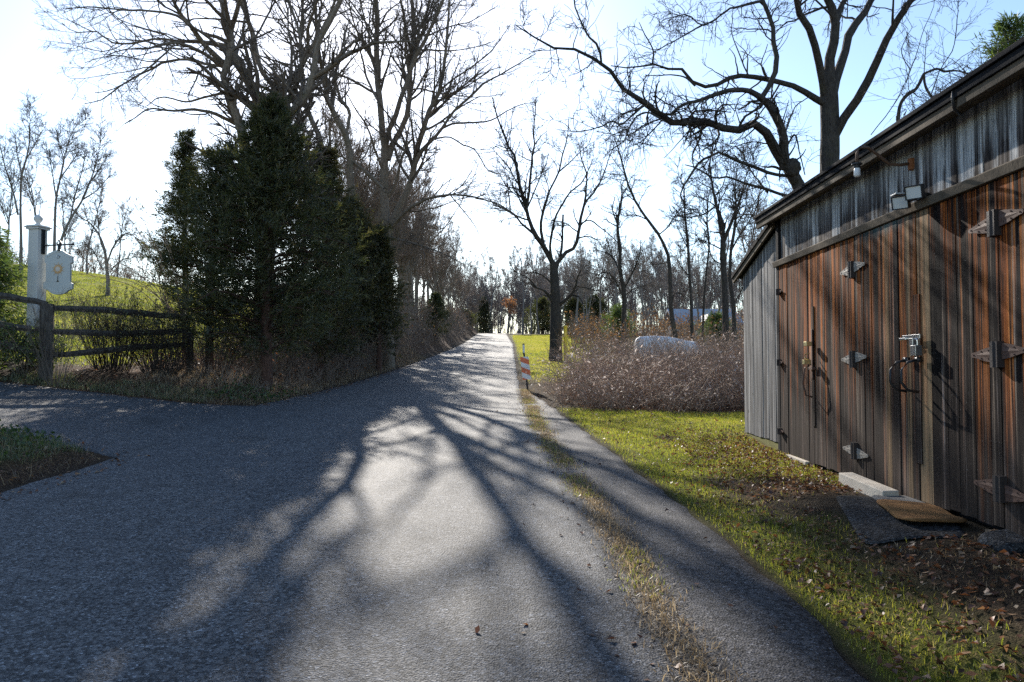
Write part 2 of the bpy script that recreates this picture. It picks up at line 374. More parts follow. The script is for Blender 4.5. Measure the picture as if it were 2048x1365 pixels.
M = dict(
    asphalt=m_asphalt("road_asphalt", .068), drive=m_asphalt("driveway_asphalt", .06, False),
    shoulder=m_asphalt("old_crumbled_asphalt", .046, False, warm=1.04), ground=m_ground(),
    bark=m_bark("bark_grey_brown", (.14, .112, .088), (.30, .25, .20), .5),
    bark_dark=m_bark("bark_dark", (.038, .033, .030), (.095, .083, .072), .25),
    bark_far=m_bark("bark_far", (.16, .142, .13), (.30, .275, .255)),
    bark_red=m_bark("cedar_bark", (.07, .04, .03), (.15, .09, .07)),
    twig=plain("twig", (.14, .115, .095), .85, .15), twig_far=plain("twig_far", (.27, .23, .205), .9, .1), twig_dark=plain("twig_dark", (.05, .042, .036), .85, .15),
    twig_brown=plain("brown_twig", (.25, .195, .155), .85, .2), cane=plain("bramble_cane", (.40, .275, .195), .7, .3, var=.45, scale=3),
    cedar=m_leaf("cedar_foliage", [(0, (.020, .027, .012)), (.45, (.046, .054, .020)), (.8, (.085, .082, .03)), (1, (.17, .115, .052))], .4, 1.7),
    cedar_y=m_leaf("cedar_foliage_olive", [(0, (.022, .027, .012)), (.5, (.052, .054, .021)), (1, (.13, .10, .042))], .35, 1.6),
    spruce=m_leaf("conifer_needles", [(0, (.03, .055, .018)), (.5, (.07, .105, .03)), (1, (.14, .165, .05))], .4, 1.5),
    grass=m_leaf("grass_blade", [(0, (.10, .13, .018)), (.5, (.20, .215, .032)), (.8, (.29, .255, .06)), (1, (.42, .33, .16))], .58, 1.8),
    dead=m_leaf("dead_grass", [(0, (.11, .08, .05)), (.5, (.25, .185, .115)), (1, (.50, .39, .26))], .45, 1.3, .82),
    dgrass=m_leaf("verge_grass", [(0, (.07, .10, .045)), (.5, (.13, .155, .075)), (1, (.22, .19, .11))], .4, 1.3),
    leaf=m_leaf("dry_leaf", [(0, (.045, .022, .014)), (.35, (.13, .055, .028)), (.65, (.24, .10, .045)), (.9, (.34, .19, .10)), (1, (.5, .38, .25))], .35, 1.2, .8),
    curl=m_leaf("pale_dry_leaf", [(0, (.17, .13, .115)), (.6, (.38, .31, .28)), (1, (.70, .63, .58))], .4, 1.2, .95),
    rust=m_leaf("rust_leaf", [(0, (.085, .042, .028)), (.5, (.16, .08, .048)), (1, (.27, .15, .085))], .4, 1.1),
    orange=m_leaf("orange_leaf", [(0, (.25, .08, .03)), (.5, (.42, .16, .06)), (1, (.55, .27, .12))], .5, 1.2),
    ivy=m_leaf("ivy_leaf", [(0, (.02, .045, .012)), (.6, (.05, .085, .025)), (1, (.12, .13, .04))], .4, 1.4),
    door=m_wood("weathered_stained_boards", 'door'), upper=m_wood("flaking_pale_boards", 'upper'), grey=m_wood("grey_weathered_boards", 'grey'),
    trim=plain("weathered_trim", (.12, .095, .07), .85, .12, var=.5, scale=5, bump=.3), roof=plain("dark_roof_edge", (.02, .02, .023), .9, .06, scale=20, bump=.3),
    black=plain("black_metal", (.02, .02, .022), .45, .5), galv=plain("galvanised_steel", (.29, .26, .225), .65, .25, .1, var=.12, scale=8),
    darkmetal=plain('dark_oxidised_steel', (.055, .045, .042), .6, .25, .2, scale=30, bump=.2),
    brownmetal=plain("brown_painted_steel", (.115, .066, .05), .65, .25, .1, var=.15, scale=8),
    steel=plain("bright_steel", (.6, .6, .6), .25, .5, .9), brass=plain("worn_brass", (.55, .48, .25), .35, .5, .8),
    lens=plain("frosted_lens", (.72, .74, .72), .3, .5, var=.06), bulb=plain("white_glass", (.8, .8, .78), .25, .5, var=.04),
    white=plain("white_paint", (.62, .62, .60), .55, .35, var=.08, scale=3), signface=plain("pale_grey_paint", (.50, .53, .52), .5, .35, var=.07, scale=4),
    gold=plain("gold_paint", (.62, .37, .16), .5, .4, var=.2), cream=plain("cream_paint", (.66, .58, .50), .55, .35, var=.08),
    fence=m_bark('dark_fence_wood', (.05, .043, .038), (.13, .118, .105)), orange_p=plain("orange_sheeting", (.75, .15, .045), .4, .5, var=.15), white_p=plain("white_sheeting", (.78, .78, .76), .4, .5, var=.06),
    yellow=plain("yellow_plastic", (.80, .55, .03), .4, .5, var=.1), tarp=plain("white_tarp", (.74, .74, .77), .5, .4, var=.15, scale=3),
    siding=plain("pale_siding", (.42, .44, .48), .7, .3, var=.08), shingle=plain("grey_shingle", (.36, .38, .42), .85, .2, var=.15, scale=3),
    glass=plain("dark_glass", (.03, .035, .04), .1, .6), beam=plain("bleached_timber", (.52, .46, .38), .8, .2, var=.3, scale=14, bump=.5),
    stone=plain("grey_stone", (.15, .145, .14), .9, .2, var=.45, scale=18, bump=.8), pale_stone=plain("pale_stone", (.42, .42, .36), .9, .2, var=.3, scale=30, bump=.6),
    rubber=m_asphalt("gritty_rubber", .028, False, .04), bag=plain("black_plastic", (.02, .021, .028), .35, .5), slab=m_asphalt("dark_slab", .035, False, .06),
)
n_ = NT("coir"); f_ = n_.noise(160, 3, .8); X_ = n_.xyz()
c_ = n_.mix(n_.ramp(f_, [(.3, 0.0), (.7, 1.0)]), (.14, .065, .025), (.44, .24, .10))
c_ = n_.mix(n_.ramp(n_.noise(4, 4), [(.5, 0.0), (.7, .7)]), c_, (.06, .035, .02)); n_.bump(f_, 1.0, .012); M['coir'] = n_.done(c_, .95, .1)

# ------------------------------------------------------------------ ground sheet, road, shoulder, driveway
def axis(segs):
    out = []
    for a, b, st in segs: out.append(np.arange(a, b, st))
    out.append(np.array([segs[-1][1]])); return np.concatenate(out)
gx = axis([(-1500, -200, 130), (-200, -60, 10), (-60, -18, 1.5), (-18, -8, .4), (-8, 5, .16), (5, 14, .5), (14, 60, 2), (60, 200, 10), (200, 1500, 130)])
gy = axis([(-60, 0, 6), (0, 2.5, .5), (2.5, 12, .13), (12, 24, .2), (24, 45, .5), (45, 150, 2), (150, 400, 15), (400, 2500, 200)])
GX, GY = np.meshgrid(gx, gy)
GZ = HG(GX, GY)
def lawn_mask(X, Y):
    d = -5.0 - X
    left = sstep(3.2, 5.0, d) * sstep(16.5, 18.5, Y) * sstep(66, 60, Y)
    rl = sstep(.1, .6, X - road_r(Y)) * sstep(12, 8, X - .04 * Y) * sstep(21, 27, Y) * sstep(118, 112, Y)
    near = sstep(.0, .25, X - shoulder_r(Y)) * sstep(15.4, 14.6, Y + .25 * (X - 2)) * sstep(4.6, 7.4, Y + .6 * (fbm(X, Y, 1.1, 5) - .5) * 4)
    near = near * (.08 + .92 * sstep(.42, .58, fbm(X, Y, .9, 9) + .22 * sstep(6.5, 10, Y)))
    near = near * (1 - .9 * sstep(2.05, 2.6, X + .5 * (fbm(X, Y, 1.5, 51) - .5)) * sstep(8.2, 6.4, Y))
    nearstrip = sstep(.0, .12, X - shoulder_r(Y)) * sstep(.75, .35, X - shoulder_r(Y)) * sstep(12, 9, Y) * .8
    nl = sstep(.3, .9, road_l(Y) - X) * (Y < np.interp(X, DNX, DNY)) * .5
    return np.clip(np.maximum.reduce([left, rl, near, nearstrip, nl]), 0, 1)
def litter_mask(X, Y):
    u = X - (3.0 + .042 * Y)
    barn = sstep(-1.7, -.5, u) * sstep(6.6, 7.4, Y) * sstep(12, 10.4, Y)
    bank = sstep(.2, .6, road_l(Y) - X) * sstep(5.5, 3.5, -5.0 - X) * (Y > 15)
    wood = sstep(2, 5, X - .02 * Y) * sstep(34, 42, Y) * (1 - lawn_mask(X, Y))
    nl = sstep(0, .3, road_l(Y) - X) * (Y < np.interp(X, DNX, DNY)) * .8
    thicket = sstep(.2, 1, X - shoulder_r(Y)) * sstep(14.5, 15.2, Y) * sstep(26, 22, Y) * .8
    return np.clip(np.maximum.reduce([barn, bank, wood, nl, thicket]), 0, 1)
nY, nX = GX.shape
idx = np.arange(nY * nX).reshape(nY, nX)
q = np.stack([idx[:-1, :-1], idx[:-1, 1:], idx[1:, 1:], idx[1:, :-1]], -1).reshape(-1, 4)
me = new_mesh("ground", np.stack([GX, GY, GZ], -1).reshape(-1, 3), q, None, [M['ground']], True,
              vattr=dict(lawn=lawn_mask(GX, GY).ravel(), litter=litter_mask(GX, GY).ravel()))
tag(link("ground", me), kind="structure")

def strip(name, Ys, Lf, Rf, ncol, lift, mat, seed):
    """surface between two edge curves, with worn irregular edges and a skirt into the ground"""
    Ys = np.asarray(Ys); jl = (fbm(Ys, Ys * 0, 2.3, seed) - .5) * .16; jr = (fbm(Ys, Ys * 0 + 5, 2.3, seed + 3) - .5) * .16
    t = np.linspace(0, 1, ncol)
    Lx = Lf(Ys) + jl; Rx = Rf(Ys) + jr
    X = Lx[:, None] * (1 - t) + Rx[:, None] * t; Y = np.repeat(Ys[:, None], ncol, 1)
    Z = base_h(X, Y) + lift
    X = np.concatenate([X[:, :1] - .05, X, X[:, -1:] + .05], 1); Y = np.concatenate([Y[:, :1], Y, Y[:, -1:]], 1)
    Z = np.concatenate([Z[:, :1] - .09, Z, Z[:, -1:] - .09], 1)
    r, c = X.shape; idx = np.arange(r * c).reshape(r, c)
    q = np.stack([idx[:-1, :-1], idx[:-1, 1:], idx[1:, 1:], idx[1:, :-1]], -1).reshape(-1, 4)
    return tag(link(name, new_mesh(name, np.stack([X, Y, Z], -1).reshape(-1, 3), q, None, [mat], True)), kind="structure")
ry = axis([(-40, 2, 2), (2, 30, .2), (30, 60, .6), (60, 250, 2)])
strip("road", ry, road_l, road_r, 40, .014, M['asphalt'], 1)
sy = axis([(-40, 2, 2), (2, 20, .15)])
strip("road_shoulder", sy, lambda y: road_r(y) - .12, shoulder_r, 10, .004, M['shoulder'], 7)
dx = axis([(-30, -12, .6), (-12, -4.3, .15)]); tt = np.linspace(0, 1, 26)
jn = (fbm(dx, dx * 0, 2., 21) - .5) * .2; jf = (fbm(dx, dx * 0, 2., 22) - .5) * .2
DYn = np.interp(dx, DNX, DNY) + jn; DYf = np.interp(dx, DFX, DFY) + jf
DX = np.repeat(dx[:, None], 26, 1); DY = DYn[:, None] * (1 - tt) + DYf[:, None] * tt; DZ = base_h(DX, DY) + .009
DX = np.concatenate([DX[:, :1], DX, DX[:, -1:]], 1); DY = np.concatenate([DY[:, :1] - .05, DY, DY[:, -1:] + .05], 1); DZ = np.concatenate([DZ[:, :1] - .09, DZ, DZ[:, -1:] - .09], 1)
r, c = DX.shape; idx = np.arange(r * c).reshape(r, c); q = np.stack([idx[:-1, :-1], idx[1:, :-1], idx[1:, 1:], idx[:-1, 1:]], -1).reshape(-1, 4)
tag(link("driveway", new_mesh("driveway", np.stack([DX, DY, DZ], -1).reshape(-1, 3), q, None, [M['drive']], True)), kind="structure")

# ------------------------------------------------------------------ barn
WA = .042
def W(u, v, z): return (3.0 + WA * u - v, u + WA * v, z)
barn = thing("barn", "weathered brown board barn with wide plank doors and low dark eave", "barn", W(6.0, -2, .5))
rng = random.Random(5)
def boards(mb, u0, u1, z0, z1, v, th, wmin, wmax, fn=W, gap=.004, ragged=.012):
    u = u0
    while u < u1 - .01:
        w = min(rng.uniform(wmin, wmax), u1 - u)
        if u1 - (u + w) < .05: w = u1 - u
        dv = rng.uniform(0, .008); a = rng.random()
        za = z0(u + w / 2) if callable(z0) else z0
        P = []
        top = (lambda uu: z1(uu)) if callable(z1) else (lambda uu: z1)
        za += rng.uniform(-ragged, ragged)
        ua, ub = u + gap / 2, u + w - gap / 2
        P = [fn(ua, v, za), fn(ua, v, top(ua)), fn(ua, v + th + dv, za), fn(ua, v + th + dv, top(ua)),
             fn(ub, v, za), fn(ub, v, top(ub)), fn(ub, v + th + dv, za), fn(ub, v + th + dv, top(ub))]
        mb.add(P, [(0, 1, 3, 2), (4, 6, 7, 5), (0, 4, 5, 1), (2, 3, 7, 6), (0, 2, 6, 4), (1, 5, 7, 3)], a)
        u += w
HD = lambda u: 2.845 + .013 * (u - 5)          # underside of the header (sags a little)
# shell behind the boards
sh = MB(); sh.box(-.5, 9.98, -5.8, -.04, .45, 3.28, W); sh.build("wall", M['roof'], barn)
up = MB(); boards(up, -.5, 9.92, lambda u: HD(u) + .06, lambda u: 3.518 + .017 * (u - 10.3), -.03, .03, .14, .2); up.build("upper_wall", M['upper'], barn)
cp = MB(); cp.box(9.92, 10.02, -.06, .035, .5, 3.49, W); cp.build("corner_post", M['roof'], barn)
# header trim: sloped cap over a board
hd = MB()
for a, b in ((-.5, 4.6), (4.6, 10.06)):
    P = []
    for u in (a, b - .004):
        z = HD(u); P += [W(u, 0.0, z), W(u, .06, z), W(u, .075, z + .065), W(u, .0, z + .10)]
    hd.add(P, [(0, 1, 2, 3), (7, 6, 5, 4), (0, 4, 5, 1), (1, 5, 6, 2), (2, 6, 7, 3), (3, 7, 4, 0)], rng.random())
hd.build("header_trim", M['trim'], barn, .004)
# doors, all named door, with hinges and hardware below them
def hinge_wing(mb, u, z, sgn, v0=.045, s=1.0):
    o = [(0, .062), (.10, .052), (.25, .022), (.30, .018), (.315, 0), (.30, -.018), (.25, -.022), (.10, -.052), (0, -.062)]
    mb.prism([(u + sgn * p * s, z + q_ * s) for p, q_ in o], v0, v0 + .008, lambda p, q_, d: W(p, d, q_))
    # raised ridge
    P = [W(u + sgn * .01 * s, v0 + .006, z + .045 * s), W(u + sgn * .01 * s, v0 + .013, z), W(u + sgn * .01 * s, v0 + .006, z - .045 * s), W(u + sgn * .24 * s, v0 + .009, z)]
    mb.add(P, [(0, 1, 3), (1, 2, 3), (0, 2, 1), (0, 3, 2)])
    for p in (.06, .16, .27):
        for q_ in ((.035, -.035) if p < .2 else (0,)):
            c = W(u + sgn * p * s, v0 + .008, z + q_ * s * (1 - p * 1.5))
            mb.lathe([(.001, -.006), (.006, -.004), (.006, .004), (.001, .006)], c, 6)
def hinge_barrel(mb, u, z, s=1.0):
    for o in (-.05, .012):
        mb.box(u + o * s, u + (o + .038) * s, .03, .078, z - .10 * s, z + .10 * s, W, 1)
    mb.tube([W(u, .075, z - .1 * s), W(u, .075, z + .1 * s)], .010, 8, 1)
HZ = (2.56, 1.70, .83)
seams = [9.91, 8.69, 7.50, 6.24, 5.11, 3.95, 2.75, 1.5, .2]
doors = []
for i in range(len(seams) - 1):
    ub, ua = seams[i], seams[i + 1]
    mb = MB(); zb = .535 + (.03 if i % 2 else 0.0) + .01 * rng.random()
    boards(mb, ua + .006, ub - .006, zb, lambda u: HD(u) - .006, -.02 + .004 * (i % 3), .045, .075, .16, ragged=.01)
    dlab = {0: "narrow end door of streaked brown boards beside the grey lean-to", 3: "door of orange-brown boards with pull handles"}.get(i)
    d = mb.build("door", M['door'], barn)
    if dlab: d["label"] = dlab
    doors.append(d)
for i, (u, mat, s) in enumerate(((7.5, 'galv', .8), (5.11, 'brownmetal', .85), (2.75, 'brownmetal', .85))):
    d = doors[(1, 3, 5)[i]]
    for z in HZ:
        s *= 1.0; mb = MB(); hinge_wing(mb, u + .05, z, 1, s=s); hinge_wing(mb, u - .05, z - (.02 if z < 1 else -.02), -1, s=s); hinge_barrel(mb, u, z, s)
        mb.build("hinge", [M[mat], M['darkmetal']], d)
for z in (2.58, 1.69, .83):
    mb = MB(); hinge_wing(mb, 9.86, z, -1, s=.42, v0=.05); hinge_barrel(mb, 9.87, z, .4); mb.build("hinge", [M['brownmetal'], M['darkmetal']], doors[0])
mb = MB(); mb.box(8.63, 8.72, .03, .041, .98, 2.3, W, .45); mb.build("cover_strip", M['door'], doors[0])
mb = MB(); mb.box(6.19, 6.30, .03, .041, .86, 2.2, W, .71); mb.build("cover_strip", M['door'], doors[2])
# latch on the end door
mb = MB(); mb.box(8.66, 8.70, .036, .050, 1.5, 2.05, W); mb.box(8.60, 8.72, .038, .072, 1.60, 1.63, W); mb.build("latch_bar", M['brownmetal'], doors[0], .002)
mb = MB(); mb.box(8.60, 8.70, .07, .13, 1.86, 1.91, W); mb.build('clasp', M['brass'], doors[0], .004); mb = MB(); mb.box(8.62, 8.69, .075, .15, 1.66, 1.71, W)
mb.tube([W(8.66, .08, 1.71), W(8.66, .13, 1.73), W(8.66, .13, 1.77), W(8.66, .08, 1.78)], .008); mb.build("padlock", M['brass'], doors[0], .004)
mb = MB(); mb.tube([W(8.64, .07, 1.66), W(8.64, .14, 1.62), W(8.64, .16, 1.45), W(8.64, .13, 1.32), W(8.64, .06, 1.30)], .009); mb.build("pull_handle", M['brownmetal'], doors[0], smooth=True)
# hasp, padlock and two hanging pull handles
mb = MB(); mb.box(6.12, 6.42, .06, .075, 1.845, 1.88, W); mb.box(6.14, 6.2, .06, .12, 1.79, 1.85, W); mb.box(6.33, 6.44, .07, .09, 1.84, 1.86, W)
mb.build("hasp", M['steel'], doors[3], .003)
mb = MB(); mb.box(6.08, 6.17, .075, .125, 1.71, 1.79, W)
mb.tube([W(6.10, .1, 1.79), W(6.10, .1, 1.83), W(6.125, .1, 1.845), W(6.15, .1, 1.83), W(6.15, .1, 1.79)], .008); mb.build("padlock", M['steel'], doors[3], .006)
for dd, u in ((2, 6.36), (3, 6.16)):
    mb = MB(); mb.box(u - .035, u + .035, .055, .085, 1.66, 1.70, W)
    mb.tube([W(u, .07, 1.68), W(u, .15, 1.66), W(u, .20, 1.60), W(u, .20, 1.50), W(u, .155, 1.44), W(u, .07, 1.425)], .011); mb.build("pull_handle", M['black'], doors[dd], smooth=True)
# roof: sheet with thick edge, fascia, lower trim, rafters tails hidden
rf = MB()
E = .19
def WT(u, v, z): return W(u, v, z + .017 * (min(u, 10.3) - 10.3))
def roofpt(u, v, z): return W(u, v, z)
slope = .30
for a, b, z0, th, m in ((E + .05, -3.0, 3.585, .035, 0),):
    P = [WT(-.8, a, z0), WT(10.32, a, z0), WT(10.32, b, z0 + slope * (a - b)), WT(-.8, b, z0 + slope * (a - b))]
    P += [(p[0], p[1], p[2] + th) for p in P]
    rf.add(P, [(3, 2, 1, 0), (4, 5, 6, 7), (0, 1, 5, 4), (1, 2, 6, 5), (2, 3, 7, 6), (3, 0, 4, 7)])
    c = -6.2
    P = [WT(-.8, b, z0 + slope * (a - b)), WT(10.32, b, z0 + slope * (a - b)), WT(10.32, c, z0), WT(-.8, c, z0)]
    P += [(p[0], p[1], p[2] + th) for p in P]
    rf.add(P, [(3, 2, 1, 0), (4, 5, 6, 7), (0, 1, 5, 4), (1, 2, 6, 5), (2, 3, 7, 6), (3, 0, 4, 7)])
roof_o = rf.build("roof", M['roof'], barn, .006)
fa = MB(); fa.box(-.8, 10.31, E - .005, E + .03, 3.528, 3.583, WT); fa.build("fascia", M['roof'], barn, .003)
ft = MB(); ft.box(-.8, 5.25, E - .03, E + .012, 3.463, 3.526, WT, .4); ft.box(5.27, 10.30, E - .03, E + .012, 3.458, 3.526, WT, .9); ft.build("fascia_trim", M['trim'], barn, .003)
so = MB(); so.box(-.8, 10.28, -.06, E - .032, 3.52, 3.535, WT); so.build("soffit", M['trim'], barn)
ck = MB(); ck.tube([WT(5.26, E + .03, 3.58), WT(5.26, E + .033, 3.52), WT(5.28, E + .015, 3.46), WT(5.33, E - .05, 3.44)], [.012, .012, .012, .010]); ck.build("gutter_strap", M['black'], barn, smooth=True)
# gable ends of the barn
for u0, u1 in ((-.52, -.5), (9.96, 9.98)):
    gb = MB(); gb.add([W(u0, 0, 3.44), W(u0, -3, 4.55), W(u0, -5.8, 3.6), W(u1, 0, 3.44), W(u1, -3, 4.55), W(u1, -5.8, 3.6)], [(0, 1, 2), (5, 4, 3), (0, 3, 4, 1), (1, 4, 5, 2), (2, 5, 3, 0)])
    gb.build("gable", M['grey'], barn)
# lean-to at the far end, roof falling away
def lt(u): return 3.53 - .225 * (u - 10.0)
lean = MB(); boards(lean, 10.03, 11.93, .66, lambda u: lt(u) - .07, -.06, .03, .09, .17)
lo = lean.build("lean_to_wall", M['grey'], barn)
lb = MB(); lb.add([W(10.03, -.07, .5), W(11.9, -.07, .62), W(11.9, -.07, lt(11.9) - .1), W(10.03, -.07, lt(10.03) - .1), W(10.03, -3.5, .5), W(11.9, -3.5, .62), W(11.9, -3.5, lt(11.9) - .1), W(10.03, -3.5, lt(10.03) - .1)],
    [(0, 1, 2, 3), (7, 6, 5, 4), (0, 4, 5, 1), (1, 5, 6, 2), (2, 6, 7, 3), (3, 7, 4, 0)]); lb.build("lean_to_frame", M['roof'], barn)
sb = MB(); sb.box(10.03, 11.92, -.1, -.035, .55, .645, W); sb.build("sill_beam", M['ivy'] if False else plain("mossy_timber", (.16, .15, .04), .9, .2, var=.5), barn)
lr = MB()
P = [W(10.04, .08, lt(10.04)), W(12.25, .08, lt(12.25)), W(12.25, -3.7, lt(12.25)), W(10.04, -3.7, lt(10.04))]; P += [(p[0], p[1], p[2] + .05) for p in P]
lr.add(P, [(3, 2, 1, 0), (4, 5, 6, 7), (0, 1, 5, 4), (1, 2, 6, 5), (2, 3, 7, 6), (3, 0, 4, 7)]); lr.build("lean_to_roof", M['roof'], barn)
lf = MB()
P = [W(10.05, .03, lt(10.05) - .075), W(12.23, .03, lt(12.23) - .075), W(12.23, .06, lt(12.23) - .075), W(10.05, .06, lt(10.05) - .075)]; P += [(p[0], p[1], p[2] + .072) for p in P]
lf.add(P, [(3, 2, 1, 0), (4, 5, 6, 7), (0, 1, 5, 4), (1, 2, 6, 5), (2, 3, 7, 6), (3, 0, 4, 7)]); lf.build("rake_trim", M['trim'], barn)

# lamps on the barn
g = thing("gooseneck_lamp", "rusty gooseneck lamp curving out from the pale upper barn wall", "wall lamp", W(6.36, .02, 3.3))
mb = MB(); mb.lathe([(.0, -.05), (.032, -.045), (.032, .045), (.0, .05)], W(6.32, .012, 3.27), 12); mb.build("mounting_plate", plain("rusty_plate", (.26, .10, .04), .8, .3, var=.4, scale=30), g)
mb = MB(); mb.tube([W(6.32, .01, 3.28), W(6.32, .10, 3.265), W(6.31, .20, 3.27), W(6.30, .30, 3.35), W(6.28, .38, 3.40), W(6.26, .45, 3.395), W(6.25, .48, 3.35), W(6.25, .48, 3.26)], .0125, 10); mb.build("arm", plain("rusty_pipe", (.12, .07, .045), .7, .35, var=.4, scale=20), g, smooth=True)
mb = MB(); mb.lathe([(.0, .0), (.042, -.012), (.042, -.022), (.028, -.028), (.024, -.05), (0, -.052)], W(6.25, .48, 3.275), 14); mb.build("socket", M['black'], g)
mb = MB(); mb.lathe([(.018, .0), (.024, -.01), (.025, -.062), (.018, -.074), (0, -.076)], W(6.25, .48, 3.228), 14); mb.build("bulb", M['bulb'], g, smooth=True)
fl = thing("floodlight", "twin-headed black floodlight mounted just above the barn door header", "floodlight", W(6.08, .03, 2.93))
mb = MB(); mb.lathe([(0, -.025), (.045, -.025), (.045, .025), (0, .025)], W(6.08, .045, 2.95), 12)
mb.tube([W(6.08, .05, 2.95), W(6.13, .10, 2.94), W(6.2, .13, 2.935)], .012); mb.tube([W(6.08, .05, 2.95), W(6.04, .10, 2.955), W(6.0, .13, 2.955)], .012)
mb.build("mount", M['black'], fl)
def head(u, v, z, yaw, pit):
    cy, sy_ = math.cos(yaw), math.sin(yaw); cp_, sp_ = math.cos(pit), math.sin(pit)
    def fn(a, b, c):   # a: width, b: out of lens, c: up
        b2 = b * cp_ - c * sp_; c2 = b * sp_ + c * cp_
        return W(u + a * cy - b2 * sy_, v + a * sy_ + b2 * cy, z + c2)
    m1 = MB(); m1.box(-.064, .064, -.06, -.022, -.054, .054, fn); m1.box(-.064, -.056, -.022, .006, -.054, .054, fn); m1.box(.056, .064, -.022, .006, -.054, .054, fn)
    m1.box(-.056, .056, -.022, .006, .046, .054, fn); m1.box(-.056, .056, -.022, .006, -.054, -.046, fn)
    h = m1.build("lamp_head", M['black'], fl, .003)
    m2 = MB(); m2.box(-.055, .055, -.021, -.004, -.045, .045, fn); m2.build("lens", M['lens'], h)
    return fn
head(6.20, .17, 2.93, math.radians(48), math.radians(-16)); head(5.99, .16, 2.965, math.radians(44), math.radians(-14))
mb = MB(); mb.box(6.2, 6.3, .11, .20, 3.0, 3.012, W); mb.build("sensor_cap", M['white'], fl, .003)

# things lying in front of the doors
def hz(x, y): return float(H(x, y))
def lump(name, c, r, mat, seed, sc=(1, 1, 1), flat=0.0, parent=None, n=14):
    rs = np.random.default_rng(seed); V = []; Fc = []
    for i in range(n + 1):
        th = math.pi * i / n
        for j in range(n * 2):
            ph = math.pi * j / n
            d = np.array([math.sin(th) * math.cos(ph), math.sin(th) * math.sin(ph), math.cos(th)])
            k = 1 + .35 * (vnoise(d[0] * 2 + d[2], d[1] * 2 - d[2], 1.3, seed) - .5) * 2 * .6 + .18 * (vnoise(d[0] * 5, d[1] * 5 + d[2] * 4, 1., seed + 1) - .5)
            V.append((c[0] + d[0] * r * k * sc[0], c[1] + d[1] * r * k * sc[1], c[2] + d[2] * r * k * sc[2]))
    m = n * 2
    for i in range(n):
        for j in range(m): Fc.append((i * m + j, i * m + (j + 1) % m, (i + 1) * m + (j + 1) % m, (i + 1) * m + j))
    mb = MB(); mb.add(V, Fc); return mb.build(name, mat, parent, smooth=True)
mb = MB(); zb = hz(2.95, 6.9)
P = [];
for u, dz in ((7.42, .015), (6.45, -.01)):
    for v, z in ((.10, 0), (.24, 0), (.235, .10), (.105, .105)): P.append(W(u, v, zb + dz + z))
mb.add(P, [(0, 1, 2, 3), (7, 6, 5, 4), (0, 4, 5, 1), (1, 5, 6, 2), (2, 6, 7, 3), (3, 7, 4, 0)])
tag(mb.build("timber_beam", M['beam'], None, .008), "short bleached timber beam lying along the foot of the barn doors", "beam")
mb = MB(); zb = hz(2.9, 6.2)
out = [(6.5, .03), (6.52, .30), (6.2, .33), (6.02, .26), (6.05, .02)]
mb.prism(out, zb - .05, zb + .05, lambda p, q_, d: W(p, q_, d + .01 * math.sin(p * 40 + q_ * 30)))
tag(mb.build("stone_slab", M['stone'], None, .015), "dark broken stone slab beside the end of the timber beam", "stone")
mb = MB()
P = [W(9.35, .09, hz(3.2, 9.3)), W(9.35, .14, hz(3.2, 9.3)), W(8.72, .12, hz(3.2, 8.7) + .01), W(8.72, .07, hz(3.2, 8.7) + .01)]; P += [(p[0], p[1], p[2] + .045) for p in P]
mb.add(P, [(3, 2, 1, 0), (4, 5, 6, 7), (0, 1, 5, 4), (1, 2, 6, 5), (2, 3, 7, 6), (3, 0, 4, 7)])
tag(mb.build("wood_batten", M['beam'], None, .004), "thin pale batten lying in the leaves below the end door", "batten")
# gritty rubber mat
def mat_sheet(name, c, ax, ay, L, Wd, th, mat, pw, sag, n=28, parent=None):
    V = []; ax = np.array(ax) / np.linalg.norm(ax); ay = np.array(ay) / np.linalg.norm(ay)
    ring = []
    for k in (0, 1):
        for i in range(n + 1):
            for j in range(n + 1):
                a = -1 + 2 * i / n; b = -1 + 2 * j / n
                p = pw; rr = (abs(a) ** p + abs(b) ** p) ** (1 / p); mx = max(abs(a), abs(b)); s = mx / rr if rr > 1e-6 else 1
                x = c[0] + ax[0] * a * s * L / 2 + ay[0] * b * s * Wd / 2; y = c[1] + ax[1] * a * s * L / 2 + ay[1] * b * s * Wd / 2
                z = hz(x, y) + sag(a, b) + k * th * (1 - .5 * max(0, mx - .9) * 10)
                V.append((x, y, z))
    m = (n + 1) ** 2; Fc = []
    for i in range(n):
        for j in range(n):
            a = i * (n + 1) + j; f = (a, a + 1, a + n + 2, a + n + 1); Fc.append(f[::-1]); Fc.append(tuple(k + m for k in f))
    e = [i * (n + 1) for i in range(n + 1)] + [n * (n + 1) + j for j in range(1, n + 1)] + [i * (n + 1) + n for i in range(n - 1, -1, -1)] + [j for j in range(n - 1, 0, -1)]
    for i in range(len(e)): a, b = e[i], e[(i + 1) % len(e)]; Fc.append((a, b, b + m, a + m))
    mb = MB(); mb.add(V, Fc); return mb.build(name, mat, parent, smooth=True)
tag(mat_sheet("rubber_mat", (2.86, 5.93), (.27, 1), (1, -.3), 1.5, .66, .010, M['rubber'], 7, lambda a, b: .004 + .006 * math.sin(4 * a + 2 * b)),
    "gritty dark rubber mat on the ground before the barn doors", "mat")
tag(mat_sheet("doormat", (3.0, 5.83), (.2, 1), (1, -.25), .86, .42, .026, M['coir'], 7, lambda a, b: .018 + .018 * (a * a) - .008 * b + .006 * math.sin(5 * a)),
    "worn orange-brown coir doormat lying on the rubber mat", "doormat")
p = at(1994, 1058, 5.6); tag(lump("stone", (p[0], p[1], hz(p[0], p[1]) + .035), .05, M['pale_stone'], 3, (1.2, .9, .8)), "small pale stone by the corner of the rubber mat", "stone")
